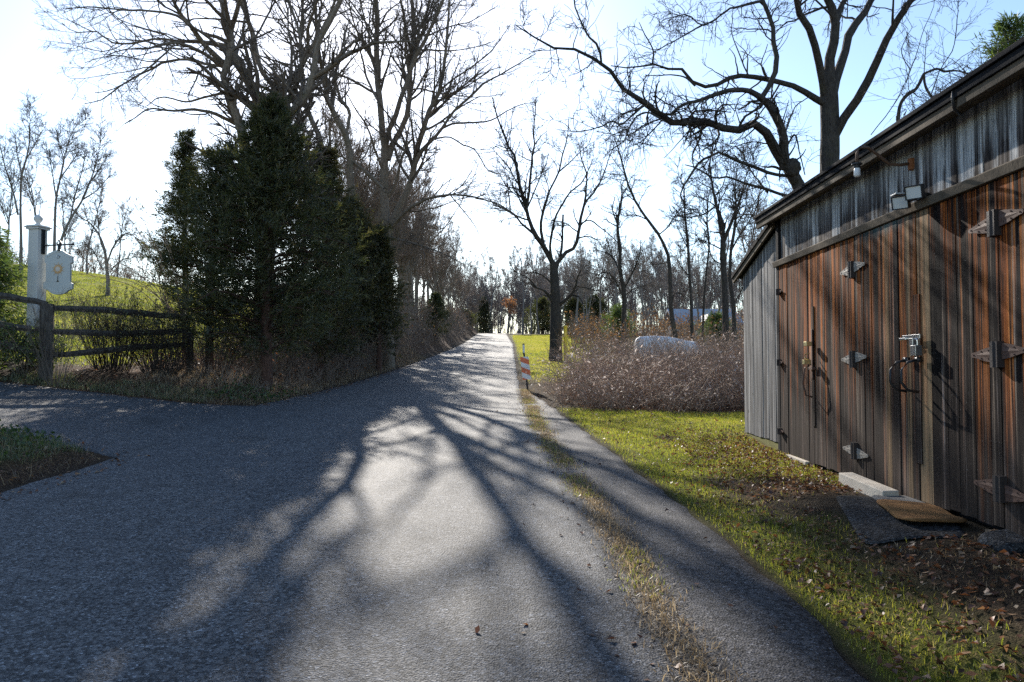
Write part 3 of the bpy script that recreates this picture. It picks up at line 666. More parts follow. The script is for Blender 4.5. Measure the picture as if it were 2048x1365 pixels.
p = at(2035, 1056, 5.45); tag(lump("plastic_bag", (p[0] - .02, p[1], hz(p[0], p[1]) + .05), .10, M['bag'], 8, (1.3, 1.2, .75)), "crumpled black plastic lump against the foot of the doors", "plastic bag")
p = at(2030, 1093, 4.95); tag(mat_sheet("paving_slab", (p[0] + .02, p[1]), (1, .2), (-.2, 1), .42, .30, .07, M['slab'], 4, lambda a, b: -.01), "dark flat slab on the ground nearest the camera by the doors", "slab")

# ------------------------------------------------------------------ sign post, sign, fence
def F3(c, ang):
    ca, sa = math.cos(ang), math.sin(ang)
    return lambda a, b, z: (c[0] + a * ca - b * sa, c[1] + a * sa + b * ca, c[2] + z)
c0 = at(73, 600, 16.6); zg = hz(c0[0], 16.6); top = at(73, 452, 16.6)[2]
post = thing("sign_post", "tall square white painted post with moulded cap, ball finial and iron arm", "sign post", (c0[0], 16.6, zg))
fn = F3((c0[0], 16.6, 0), math.radians(-14)); hw = .125
mb = MB(); mb.box(-hw, hw, -hw, hw, zg - .1, top - .05, fn); mb.build("shaft", M['white'], post, .006)
mb = MB(); mb.box(-hw - .035, hw + .035, -hw - .035, hw + .035, top - .09, top - .05, fn); mb.box(-hw - .06, hw + .06, -hw - .06, hw + .06, top - .049, top - .02, fn); mb.box(-hw - .03, hw + .03, -hw - .03, hw + .03, top - .019, top, fn); mb.build("cap", M['white'], post, .008)
mb = MB(); mb.lathe([(0, 0), (.07, .0), (.06, .03), (.035, .05), (.05, .07), (.085, .12), (.09, .16), (.07, .2), (.03, .23), (0, .235)], fn(0, 0, top), 16); mb.build("finial", M['white'], post, smooth=True)
bz = at(120, 490, 16.45)[2]
mb = MB(); mb.box(hw, hw + .03, -.04, .04, bz - .18, bz + .42, fn); mb.tube([fn(hw, 0, bz), fn(hw + .78, 0, bz)], .016, 8); mb.tube([fn(hw + .42, 0, bz), fn(hw + .42, 0, bz - .13)], .03, 8); mb.lathe([(0, -.03), (.03, 0), (0, .03)], fn(hw + .78, 0, bz), 8)
mb.tube([fn(hw + .42, 0, bz + .10), fn(hw + .36, 0, bz + .04), fn(hw + .42, 0, bz), fn(hw + .48, 0, bz + .04), fn(hw + .42, 0, bz + .1)], .02, 6)
mb.build("bracket", M['black'], post)
sc_ = at(118, 545, 16.5)
fs = F3((sc_[0], 16.5, sc_[2]), math.radians(-4)); px = 16.5 / F
def O(pts): return [((x - 118) * px, (545 - y) * px) for x, y in pts]
out = O([(118, 500), (126, 502), (134, 507), (142, 511), (147, 513), (147, 526), (143, 528), (143, 566), (148, 568), (148, 579), (140, 582), (132, 588), (124, 590), (112, 590), (105, 588), (96, 581), (87, 577), (87, 566), (92, 564), (92, 527), (89, 525), (89, 512), (97, 508), (107, 502)])
sg = thing("hanging_sign", "pale shield-shaped hanging sign with a golden sun on the white post's arm", "sign", (sc_[0], 16.5, sc_[2]))
mb = MB(); mb.prism(out, -.03, .03, lambda p, q_, d: fs(p, d, q_)); bo = mb.build("board", M['signface'], sg, .006)
mb = MB()
inn = [(p * .86, q_ * .9) for p, q_ in out]
for i in range(len(inn)):
    a, b = inn[i], inn[(i + 1) % len(inn)]; mb.tube([fs(a[0], -.032, a[1]), fs(b[0], -.032, b[1])], .007, 5)
mb.build("moulding", M['white'], bo)
ex, ez = 0.0, (545 - 539) * px
mb = MB(); rs = random.Random(2)
for k in range(20):
    a = 2 * math.pi * k / 20; r0, r1 = .075, (.155 if k % 2 else .115); w = .10
    mb.prism([(ex + r0 * math.cos(a - w), ez + r0 * math.sin(a - w)), (ex + r1 * math.cos(a), ez + r1 * math.sin(a)), (ex + r0 * math.cos(a + w), ez + r0 * math.sin(a + w))], -.038, -.031, lambda p, q_, d: fs(p, d, q_))
ringo = [(ex + .085 * math.cos(2 * math.pi * k / 28), ez + .085 * math.sin(2 * math.pi * k / 28)) for k in range(28)]
mb.prism(ringo, -.040, -.031, lambda p, q_, d: fs(p, d, q_)); eo = mb.build("sun_emblem", M['gold'], sg)
mb = MB(); mb.prism([(ex + (p - ex) * .62, ez + (q_ - ez) * .62) for p, q_ in ringo], -.046, -.039, lambda p, q_, d: fs(p, d, q_)); mb.build("sun_face", M['cream'], eo)
mb = MB(); mb.tube([fs(.0, -.035, ez - .15), fs(0, -.035, ez - .24)], .006, 5); mb.prism([(-.03, ez - .27), (0, ez - .22), (.03, ez - .27)], -.036, -.03, lambda p, q_, d: fs(p, d, q_)); mb.build("painted_mark", M['fence'], sg)
mb = MB(); mb.tube([fs(0, 0, .43), fs(.03, 0, .46), fs(.0, 0, .5), fs(-.03, 0, .46), fs(0, 0, .43)], .012, 6); mb.build("hook", M["steel"], sg); mb = MB(); mb.tube([fs(0, -.04, .36), fs(.035, -.04, .33), fs(0, -.04, .29), fs(-.035, -.04, .33), fs(0, -.04, .36)], .012, 6); mb.build("hook", M['steel'], sg)

fen = thing("rail_fence", "three-rail wooden fence along the left lawn, its rails grey and split", "fence", at(95, 735, 15.7))
P1 = at(95, 660, 15.7); P2 = at(381, 680, 18.3); P0 = P1 + (P1 - P2) * .9; P0[1] = 15.4
def fpost(p, h, w):
    z = hz(p[0], p[1]); f = F3((p[0], p[1], z), .5); mb = MB(); rr = np.random.default_rng(int(abs(p[0] * 100)))
    o = [(w * .5 * (1 + .12 * rr.standard_normal()) * math.cos(t), w * .5 * (1 + .12 * rr.standard_normal()) * math.sin(t)) for t in np.linspace(0, 2 * math.pi, 9)[:-1]]
    mb.prism(o, -.2, h, f, rr.random()); mb.build("post", M['fence'], fen, .008)
fpost(P1, 1.5, .27); fpost(P2, 1.05, .17); fpost(P0, 1.45, .26)
def rail(a, b, r0):
    a = np.array(a); b = np.array(b); rr = np.random.default_rng(int(abs(a[2] * 997 + b[0] * 77))); n = 9
    mid = [a + (b - a) * t + np.array([0, 0, .03 * math.sin(5 * t + a[2] * 9)]) + rr.standard_normal(3) * .006 for t in np.linspace(0, 1, n)]
    mb = MB(); mb.tube(mid, [r0 * (.75 + .5 * math.sin(math.pi * min(1, max(0, t)))) for t in np.linspace(.12, .88, n)], 6, rr.random()); mb.build("rail", M['fence'], fen)
for ya, yb in ((617, 632), (665, 664), (709, 690)):
    rail(at(95, ya, 15.68), at(381, yb, 18.28), .062)
    A = at(95, ya - 6 if ya < 640 else ya, 15.66); B = A + np.array([P0[0] - P1[0], P0[1] - P1[1], .35]); rail(A, B, .062)

# ------------------------------------------------------------------ road marker, yellow post, covered car, house
Yp = 19.6; b = at(1056, 783, Yp); mk = thing("hazard_marker", "leaning orange and white striped hazard panel on a dark post at the road edge", "road sign", (b[0], Yp, hz(b[0], Yp)))
tp = at(1047, 690, Yp)
mb = MB(); mb.tube([(b[0], Yp, hz(b[0], Yp) - .1), at(1050, 720, Yp), at(1047.5, 706, Yp)], .024, 8); mb.build("post", M['black'], mk)
mb = MB(); mb.tube([at(1047.5, 706, Yp), tp], .026, 8); mb.build("white_tip", M['white_p'], mk)
mb = MB(); mb.tube([tp, tp + np.array([0, 0, .03])], .027, 8); mb.build("cap", M['black'], mk)
tl, tr, br, bl = [at(x, y, Yp - .04) for x, y in ((1040, 714.5), (1057, 713.5), (1062.5, 759), (1045.5, 760.5))]
def pp(s, t, d): q_ = (tl * (1 - s) + tr * s) * (1 - t) + (bl * (1 - s) + br * s) * t; return (q_[0] + .0, q_[1] + d, q_[2])
mb = MB(); mb.prism([(0, 0), (1, 0), (1, 1), (0, 1)], .0, .02, lambda p, q_, d: pp(p, q_, d)); mb.build("panel", M['white_p'], mk)
st = MB()
def clip(poly):      # keep 0<=t<=1
    def half(P, inside, cut):
        o = []
        for i in range(len(P)):
            a, c = P[i], P[(i + 1) % len(P)]
            if inside(a): o.append(a)
            if inside(a) != inside(c): o.append(cut(a, c))
        return o
    for lim, sg_ in ((0, 1), (1, -1)):
        poly = half(poly, lambda p: sg_ * (p[1] - lim) >= 0, lambda a, c: (a[0] + (c[0] - a[0]) * (lim - a[1]) / (c[1] - a[1]), lim))
        if not poly: return poly
    return poly
for t0 in (-.03, .43, .89):
    po = clip([(0, t0), (1, t0 + .17), (1, t0 + .40), (0, t0 + .23)])
    if len(po) > 2: st.prism(po, -.004, -.001, lambda p, q_, d: pp(p, q_, d))
st.build("stripes", M['orange_p'], mk)
# yellow utility marker by the tree
p = at(1131, 690, 36); z = hz(p[0], 36); ym = MB(); ym.box(-.07, .07, -.05, .05, z - .05, z + 1.55, F3((p[0], 36, 0), .3)); ym.lathe([(0, 0), (.085, .0), (.085, .08), (.03, .11), (0, .11)], (p[0], 36, z + 1.55), 10)
tag(ym.build("marker_post", M['yellow'], None, .01), "yellow plastic marker post just right of the roadside tree trunk", "marker post")
# covered car
YC = 27.0; cl = at(1279, 690, YC); cr_ = at(1408, 692, YC); zt = at(1310, 669, YC)[2]; zc = hz((cl[0] + cr_[0]) / 2, YC + 1)
nu, nv = 44, 24; V = []
for i in range(nu + 1):
    s = i / nu
    for j in range(nv + 1):
        t = j / nv            # around the profile front-bottom, over the top, back-bottom
        hgt = np.interp(s, [0, .03, .1, .3, .5, .75, .93, 1], [.86, .99, 1.0, 1.04, 1.0, .91, .86, .72])
        ww = 1.7 * (1 - .1 * abs(s - .5))
        a = np.interp(t, [0, .28, .72, 1], [0, .16, .84, 1]); h = np.interp(t, [0, .05, .28, .34, .66, .72, .95, 1], [0, .1, .9, 1, 1, .9, .1, 0])
        fold = .035 * math.sin(s * 46 + t * 5) * (1 - h * .7) + .03 * (vnoise(s * 9, t * 9, 1, 4) - .5)
        x = cl[0] + (cr_[0] - cl[0]) * s + fold; y = YC + ww * a + fold; z_ = hz(x, YC) + (zt - zc) * hgt * h + .05 * (vnoise(s * 7, t * 6, 1, 9) - .5) * h
        V.append((x, y, z_))
idx = np.arange((nu + 1) * (nv + 1)).reshape(nu + 1, nv + 1); q = [tuple(int(k) for k in r_) for r_ in np.stack([idx[:-1, :-1], idx[1:, :-1], idx[1:, 1:], idx[:-1, 1:]], -1).reshape(-1, 4)]
mb = MB(); mb.add(V, q + [tuple(int(k) for k in idx[0]), tuple(int(k) for k in idx[-1][::-1])]); tag(mb.build("covered_car", M['tarp'], None, smooth=True), "low car-sized shape under a white cover behind the bramble thicket", "covered car")
# house behind the woods
YH = 88.0; a = at(1352, 664, YH); bq = at(1482, 664, YH); zt = at(1380, 617, YH)[2]; zg = hz((a[0] + bq[0]) / 2, YH) - .3; ze = at(1380, 650, YH)[2]
hs = thing("house", "pale blue-grey house with gable roof seen through the bare woods", "house", ((a[0] + bq[0]) / 2, YH, zg))
mb = MB(); mb.box(a[0], bq[0], YH, YH + 7, zg, ze); mb.build("wall", M['siding'], hs)
mb = MB(); mb.prism([(YH - .4, ze - .05), (YH + 3.5, zt), (YH + 7.4, ze - .05), (YH + 7.4, ze + .1), (YH + 3.5, zt + .2), (YH - .4, ze + .1)], a[0] - .3, bq[0] + .3, lambda p, q_, d: (d, p, q_)); mb.build("roof", M['shingle'], hs)
wg = at(1413, 640, YH - 1.5); mb = MB(); mb.prism([(-.5, -1.3), (.35, -1.3), (.35, .0), (.15, .65), (-.05, .1), (-.5, -.6)], YH - 1.9, YH + 1.5, lambda p, q_, d: (wg[0] + p, d, wg[2] + q_)); mb.build("dormer", M['white'], hs)
for x in (1365, 1440, 1465):
    w = at(x, 657, YH); mb = MB(); mb.box(w[0] - .45, w[0] + .45, YH - .05, YH + .05, w[2] - .6, w[2] + .6); fo = mb.build("window", M['white'], hs); mb = MB(); mb.box(w[0] - .36, w[0] + .36, YH - .08, YH - .055, w[2] - .5, w[2] + .5); mb.build("pane", M['glass'], fo)

# ------------------------------------------------------------------ vectorised branches
def norm(v): return v / (np.linalg.norm(v, axis=-1, keepdims=True) + 1e-9)
def tubes(P, R, sides):
    n, k, _ = P.shape
    T = np.empty_like(P); T[:, 1:-1] = P[:, 2:] - P[:, :-2]; T[:, 0] = P[:, 1] - P[:, 0]; T[:, -1] = P[:, -1] - P[:, -2]; T = norm(T)
    ref = np.where(np.abs(T[:, :1, 2:3]) < .8, np.array([0, 0, 1.]), np.array([1., 0, 0])); ref = np.broadcast_to(ref, T.shape)
    B = norm(np.cross(T, ref)); C = np.cross(B, T)
    a = np.arange(sides) * 2 * np.pi / sides
    V = P[:, :, None] + R[:, :, None, None] * (np.cos(a)[None, None, :, None] * B[:, :, None] + np.sin(a)[None, None, :, None] * C[:, :, None])
    idx = np.arange(n * k * sides).reshape(n, k, sides); nx = np.roll(idx, -1, 2)
    q = np.stack([idx[:, :-1], nx[:, :-1], nx[:, 1:], idx[:, 1:]], -1).reshape(-1, 4)
    return V.reshape(-1, 3), q
class Acc:
    def __init__(s): s.V = []; s.Q = []; s.T = []; s.a = []; s.at = []; s.n = 0
    def add(s, V, Q=None, T=None, a=None, at_=None):
        s.V.append(V)
        if Q is not None and len(Q): s.Q.append(np.asarray(Q) + s.n); s.a.append(np.zeros(len(Q)) if a is None else a)
        if T is not None and len(T): s.T.append(np.asarray(T) + s.n); s.at.append(np.zeros(len(T)) if at_ is None else at_)
        s.n += len(V); return s
    def branches(s, P, R, sides): V, q = tubes(P, R, sides); return s.add(V, q)
    def mesh(s, name, mats, smooth=True, rnd=False):
        Q = np.concatenate(s.Q) if s.Q else None; T = np.concatenate(s.T) if s.T else None
        fa = dict(rnd=np.concatenate(s.a + s.at)) if rnd else None
        return new_mesh(name, np.concatenate(s.V), Q, T, mats, smooth, fattr=fa)
def resample(pts, rad, k):
    pts = np.asarray(pts, float); d = np.r_[0, np.cumsum(np.linalg.norm(np.diff(pts, axis=0), axis=1))]
    # Catmull-Rom through the traced points, then even spacing
    n = len(pts); fine = []; fr = []
    ext = np.vstack([2 * pts[0] - pts[1], pts, 2 * pts[-1] - pts[-2]])
    for i in range(n - 1):
        p0, p1, p2, p3 = ext[i:i + 4]
        for t in np.linspace(0, 1, 8, endpoint=False):
            fine.append(.5 * ((2 * p1) + (-p0 + p2) * t + (2 * p0 - 5 * p1 + 4 * p2 - p3) * t * t + (-p0 + 3 * p1 - 3 * p2 + p3) * t ** 3)); fr.append(rad[i] + (rad[i + 1] - rad[i]) * t)
    fine.append(pts[-1]); fr.append(rad[-1]); fine = np.array(fine); fr = np.array(fr)
    d = np.r_[0, np.cumsum(np.linalg.norm(np.diff(fine, axis=0), axis=1))]; t = np.linspace(0, d[-1], k)
    return np.stack([np.interp(t, d, fine[:, c]) for c in range(3)], 1), np.interp(t, d, fr)
def grow(P, R, N, rg, tr, ang, lr, k, wander, trop, rr, lmin, lmax, rmin, flat=0.0):
    """N children sprouting from the branches P (nb,kp,3); longer branches get more"""
    nb, kp, _ = P.shape; L = np.linalg.norm(np.diff(P, axis=1), axis=2).sum(1)
    b = rg.choice(nb, N, p=L / L.sum()); t = rg.uniform(tr[0], tr[1], N) ** .8
    f = t * (kp - 1); i = np.minimum(f.astype(int), kp - 2); w = (f - i)[:, None]
    pos = P[b, i] * (1 - w) + P[b, i + 1] * w; T = norm(P[b, i + 1] - P[b, i]); rad = (R[b, i] * (1 - w[:, 0]) + R[b, i + 1] * w[:, 0])
    ref = norm(rg.standard_normal((N, 3)) * np.array([1, 1, 1 - flat])); side = norm(ref - (ref * T).sum(1, keepdims=True) * T)
    a = np.radians(rg.uniform(ang[0], ang[1], N))[:, None]; D = norm(np.cos(a) * T + np.sin(a) * side)
    ln = np.clip(L[b] * lr * rg.uniform(.5, 1.2, N) * (1.15 - .65 * t), lmin, lmax)
    Q = np.empty((N, k, 3)); Q[:, 0] = pos; st = (ln / (k - 1))[:, None]
    for j in range(1, k):
        D = norm(D + rg.standard_normal((N, 3)) * wander + np.array([0, 0, trop])); Q[:, j] = Q[:, j - 1] + D * st
    r0 = np.clip(rad * rr, rmin, None); RR_ = r0[:, None] * np.linspace(1, .35, k)[None]
    return Q, np.maximum(RR_, rmin * .6)

ALLTREES = []
def traced_tree(name, label, cat, trunk_pts, limbs, seed, levels, bark, twig, group=None, bw=1.0):
    """trunk_pts / limbs: ([(x,y)..] photo pixels, width0, width1, depth0, depth1, extension in metres)"""
    rg = np.random.default_rng(seed); K = 18
    Ps, Rs = [], []
    def one(spec):
        pts, w0, w1, Y0, Y1, ext = spec
        n = len(pts); d = np.r_[0, np.cumsum([math.hypot(pts[i + 1][0] - pts[i][0], pts[i + 1][1] - pts[i][1]) for i in range(n - 1)])]; d = d / d[-1]
        P = [at(x, y, Y0 + (Y1 - Y0) * t) for (x, y), t in zip(pts, d)]; R = [.5 * (w0 + (w1 - w0) * t) * (Y0 + (Y1 - Y0) * t) / F for t in d]
        if ext:
            D = norm(P[-1] - P[-2]); s = ext / 4
            for j in range(4):
                D = norm(D + rg.standard_normal(3) * .18 + np.array([0, 0, .12])); P.append(P[-1] + D * s); R.append(R[-1] * .68)
        return resample(P, R, K)
    tp, tr_ = one(trunk_pts)
    for s in limbs: p_, r_ = one(s); Ps.append(p_); Rs.append(r_)
    Ps = np.array(Ps); Rs = np.array(Rs)
    # small natural crookedness
    Ps[:, 1:-1] += rg.standard_normal(Ps[:, 1:-1].shape) * .012 * np.linalg.norm(np.diff(Ps, axis=1), axis=2).mean(1)[:, None, None] * 4 * .5
    wob = rg.standard_normal(Rs.shape); wob[:, 1:-1] = (wob[:, :-2] + wob[:, 1:-1] + wob[:, 2:]) / 2; Rs = Rs * (1 + .085 * np.clip(wob, -2, 2)); tr_ = tr_ * (1 + .03 * rg.standard_normal(tr_.shape))
    base = tp[0]; root = thing(name, label, cat, (base[0], base[1], hz(base[0], base[1])), group)
    # flare into the ground
    tp = np.vstack([[base[0], base[1], hz(base[0], base[1]) - .3], tp]); tr_ = np.r_[tr_[0] * 1.25, tr_]
    A = Acc(); A.branches(tp[None], tr_[None], 12); A.branches(Ps, Rs, 8)
    link("trunk", A.mesh("trunk", [bark]), root)
    C = Acc(); P, R = Ps, Rs
    allP, allR = [Ps], [Rs]
    for lv in levels:
        src = lv.pop('src', -1)
        P, R = grow(allP[src], allR[src], rg=rg, **lv); allP.append(P); allR.append(R)
        C.branches(P, R, 4 if P.shape[1] > 5 else 3)
    link("crown", C.mesh("crown", [twig]), root)
    return root
def lv(N, tr=(.15, 1), ang=(25, 60), lr=.45, k=7, wander=.14, trop=.05, rr=.6, lmin=.3, lmax=4, rmin=.006, flat=0.0, src=-1):
    return dict(N=N, tr=tr, ang=ang, lr=lr, k=k, wander=wander, trop=trop, rr=rr, lmin=lmin, lmax=lmax, rmin=rmin, flat=flat, src=src)
def shifted(z, s, ox, oy): return [(ox + x / s, oy + y / s) for x, y in z]

# big multi-stemmed tree behind the cedar
Y = 21.0
L1 = [
 ([(528, 560), (510, 400), (492, 300), (478, 245), (458, 190), (446, 150), (455, 128), (461, 100)], 26, 15, Y, Y - .6, 0),
 ([(532, 560), (545, 350), (540, 255), (505, 180), (484, 140), (468, 115), (462, 85), (459, 62)], 26, 17, Y, Y, 0),
 ([(460, 66), (448, 24), (440, -15)], 11, 8, Y, Y + .5, 4), ([(461, 60), (472, 30), (482, -15)], 11, 8, Y, Y - .6, 4), ([(459, 62), (450, 0), (447, -20)], 10, 6, Y, Y - 1, 4), ([(455, 45), (425, 15), (405, -8)], 9, 6, Y, Y - 1, 3),
 ([(447, 128), (407, 88), (385, 58), (370, 42), (350, 8), (340, -20)], 12, 6, Y, Y - 1.5, 3),
 ([(378, 52), (362, 36), (340, 28), (300, 22), (240, 20), (180, 14), (130, 19)], 6, 1.5, Y - 1, Y - 3, 0),
 ([(446, 134), (403, 105), (364, 88), (331, 88), (298, 97), (254, 99), (215, 110)], 9, 1.5, Y, Y - 3, 0),
 ([(443, 133), (408, 127), (381, 119), (353, 121), (324, 127), (291, 145), (243, 171), (205, 200), (170, 208)], 7, 1.5, Y, Y + 2, 0),
 ([(346, 92), (313, 123), (285, 145), (254, 163), (223, 180), (190, 186)], 4, 1.5, Y - 1.5, Y - 3, 0),
 ([(452, 91), (403, 83), (359, 83), (320, 78), (282, 85), (236, 88), (214, 81), (194, 64), (148, 64), (124, 46)], 7, 1.5, Y, Y + 2.5, 0),
 ([(444, 150), (432, 137), (416, 134), (399, 145), (392, 160), (378, 188)], 6, 1.5, Y, Y - 1, 0),
 ([(449, 187), (408, 195), (375, 204), (346, 198), (320, 195), (294, 212)], 6, 1.5, Y, Y + 1.5, 0),
 ([(470, 248), (430, 228), (390, 220), (342, 222), (298, 218), (271, 235), (250, 248)], 9, 1.5, Y, Y - 2, 0),
 ([(535, 560), (560, 330), (562, 215), (563, 183)], 24, 17, Y + .4, Y + .6, 0),
 ([(560, 190), (527, 150), (515, 115), (505, 70), (495, 35), (483, -15)], 12, 8, Y + .6, Y + 1.2, 4),
 ([(566, 186), (590, 155), (605, 130), (620, 100), (634, 80), (648, 55)], 12, 8, Y + .6, Y + .3, 3),
 ([(605, 132), (603, 92), (597, 60), (588, 30), (572, -15)], 7, 5, Y + .4, Y + 1.5, 4), ([(618, 105), (615, 60), (628, 20), (640, -15)], 7, 5, Y + .4, Y - 1, 4),
 ([(593, 150), (588, 110), (578, 70), (575, 20), (565, -15)], 5, 3, Y + .5, Y + 1.8, 3),
 ([(530, 500), (545, 290), (585, 225), (608, 195), (625, 160), (632, 140)], 24, 15, Y - .5, Y - .8, 0),
 ([(627, 158), (629, 128), (634, 95), (650, 60), (668, 30), (688, -15)], 12, 10, Y - .8, Y - 1.2, 4),
 ([(628, 156), (650, 142), (680, 120), (705, 105), (735, 92), (755, 85), (800, 84), (850, 80)], 11, 2, Y - .8, Y - 3, 0),
 ([(650, 140), (665, 125), (690, 100), (715, 80), (750, 73), (790, 70)], 7, 2, Y - 1, Y - 2, 0),
 ([(600, 205), (572, 170), (545, 140), (520, 115), (490, 90)], 6, 2.5, Y - .4, Y - 1.5, 0),
 ([(510, 205), (492, 200), (480, 180), (470, 160), (458, 162)], 5, 2, Y, Y + 1, 0),
 ([(690, 0), (720, 40), (745, 80), (780, 130), (795, 170)], 3, 1.2, Y - 1, Y - 2, 0),
]
traced_tree("bare_tree", "tall many-stemmed bare tree rising out of the dark cedar, boughs sweeping left", "bare tree",
    ([(530, 718), (530, 650), (530, 540)], 46, 42, Y, Y, 0), L1, 11,
    [lv(420, (.12, 1), (25, 65), .42, 8, .15, .03, .55, .5, 3.2, .008), lv(1700, (.1, 1), (25, 60), .5, 6, .17, .04, .6, .3, 1.5, .006), lv(11000, (.1, 1), (25, 65), .5, 4, .2, .05, .7, .12, .65, .0042), lv(500, (.3, 1), (30, 70), .16, 5, .15, .02, .3, .25, 1.0, .005, src=0)],
    M['bark'], M['twig'])
# bare stems between
Y = 27.0
traced_tree("bare_tree", "slim bare tree with two curved stems just right of the cedar top", "bare tree",
    ([(712, 745), (708, 500), (703, 376)], 17, 13, Y, Y, 0),
    [([(703, 380), (699, 310), (690, 266), (675, 240), (657, 204), (652, 185), (648, 154), (640, 121), (636, 80), (630, 20), (624, -15)], 13, 5, Y, Y - 1, 4),
     ([(692, 270), (697, 248), (699, 222), (683, 202), (675, 178), (668, 150), (680, 120), (690, 60)], 8, 3, Y, Y + 1, 0),
     ([(700, 320), (735, 345), (762, 372), (770, 385)], 5, 3, Y, Y - 1, 0), ([(703, 360), (720, 330), (735, 300), (745, 270)], 3, 1.5, Y, Y + 1, 0),
     ([(650, 175), (640, 150), (655, 100), (660, 60)], 4, 2, Y, Y + 1, 0)], 12,
    [lv(110, lr=.3, lmax=2.0), lv(450, lr=.5, k=5, lmax=1.0), lv(1400, lr=.5, k=4, lmin=.1, lmax=.5, rmin=.0045)], M['bark'], M['twig'])
traced_tree("bare_tree", "leaning bare trunk that slips behind the right side of the cedar", "bare tree",
    ([(652, 735), (652, 500), (648, 340)], 16, 12, 24, 24, 0),
    [([(648, 345), (644, 292), (622, 240), (611, 209), (604, 150), (602, 105), (600, 60), (606, 20), (604, -15)], 12, 5, 24, 25.5, 4),
     ([(604, 150), (590, 110), (578, 85), (560, 60)], 4, 2, 25, 26, 0), ([(611, 205), (600, 180), (580, 165), (555, 160)], 4, 1.5, 24.5, 23, 0), ([(602, 110), (625, 70), (640, 30)], 4, 2, 25, 24, 2)], 13,
    [lv(80, lr=.3, lmax=2.0), lv(350, lr=.5, k=5, lmax=1.0), lv(1100, lr=.5, k=4, lmin=.1, lmax=.5, rmin=.0045)], M['bark'], M['twig'])
# second big tree left of the road
Y = 30.0
L3 = [
 ([(770, 300), (765, 262), (760, 200), (755, 150), (752, 90), (755, 40), (750, -15)], 13, 10, Y, Y + 1, 5),
 ([(772, 290), (778, 262), (790, 235), (802, 200), (820, 145), (830, 115), (855, 75), (870, 35), (895, -15)], 11, 6, Y, Y - 1, 4),
 ([(775, 320), (795, 270), (812, 240), (818, 200), (820, 150), (823, 100), (828, 40), (822, -15)], 13, 7, Y, Y + .5, 4),
 ([(823, 110), (812, 60), (805, 20), (798, -15)], 6, 4, Y, Y + 1, 3), ([(830, 112), (838, 60), (855, 20), (862, -15)], 5, 3, Y, Y - 1, 3),
 ([(774, 395), (790, 370), (800, 330), (815, 290), (827, 278)], 7, 4, Y, Y - 1, 0),
 ([(772, 480), (800, 410), (820, 370), (830, 320), (838, 280), (850, 245), (860, 215), (880, 180), (890, 120), (895, 60), (900, -15)], 14, 4, Y, Y - 2, 3),
 ([(828, 335), (845, 300), (870, 275), (885, 255), (910, 220), (935, 200), (970, 165), (1010, 145), (1050, 120), (1072, 108)], 9, 1.5, Y - 1, Y - 3, 0),
 ([(884, 257), (910, 247), (950, 246), (985, 240), (1010, 225), (1040, 210), (1070, 205)], 5, 1.3, Y - 1.5, Y - 4, 0),
 ([(868, 278), (900, 275), (925, 290), (950, 300), (975, 340), (1000, 348), (1020, 352)], 4, 1.3, Y - 1.5, Y - 3, 0),
 ([(878, 183), (905, 160), (935, 140), (975, 110), (1000, 80), (1020, 50)], 4, 1.3, Y - 1, Y - 3, 0),
 ([(822, 180), (845, 178), (870, 185), (905, 190), (950, 195), (1000, 190)], 4, 1.3, Y, Y + 2, 0),
 ([(825, 105), (850, 100), (900, 102), (950, 95), (990, 82)], 4, 1.3, Y, Y - 2, 0),
 ([(776, 465), (810, 425), (850, 400), (900, 390), (950, 395), (1000, 412), (1025, 430)], 9, 1.5, Y, Y - 4, 0),
 ([(900, 390), (925, 420), (945, 445), (960, 470)], 3, 1.2, Y - 2, Y - 3, 0),
 ([(764, 378), (735, 350), (700, 322), (660, 306), (625, 300)], 6, 2, Y, Y - 1.5, 0),
 ([(760, 210), (735, 160), (725, 120), (712, 80), (690, 50)], 6, 2.5, Y, Y + 2, 0), ([(757, 160), (745, 140), (735, 130)], 4, 2, Y, Y, 0),
 ([(752, 100), (735, 60), (725, 20), (715, -15)], 4, 3, Y, Y + 1, 3),
 ([(768, 345), (750, 300), (735, 255), (715, 225), (695, 190)], 5, 2, Y, Y - 2, 0),
 ([(765, 470), (790, 478), (830, 488), (880, 505), (930, 530)], 5, 1.5, Y, Y - 3, 0),
]
traced_tree("bare_tree", "tall bare tree with a straight forked trunk at the left roadside past the cedar", "bare tree",
    ([(778, 742), (774, 600), (772, 470), (768, 370), (770, 290)], 25, 15, Y, Y, 0), L3, 14,
    [lv(330, (.12, 1), (22, 58), .34, 8, .14, .05, .5, .5, 3.0, .008), lv(1400, (.1, 1), (25, 60), .5, 6, .17, .05, .6, .3, 1.4, .006), lv(9000, (.1, 1), (25, 65), .5, 4, .2, .05, .7, .15, .8, .0055)],
    M['bark'], M['twig'])
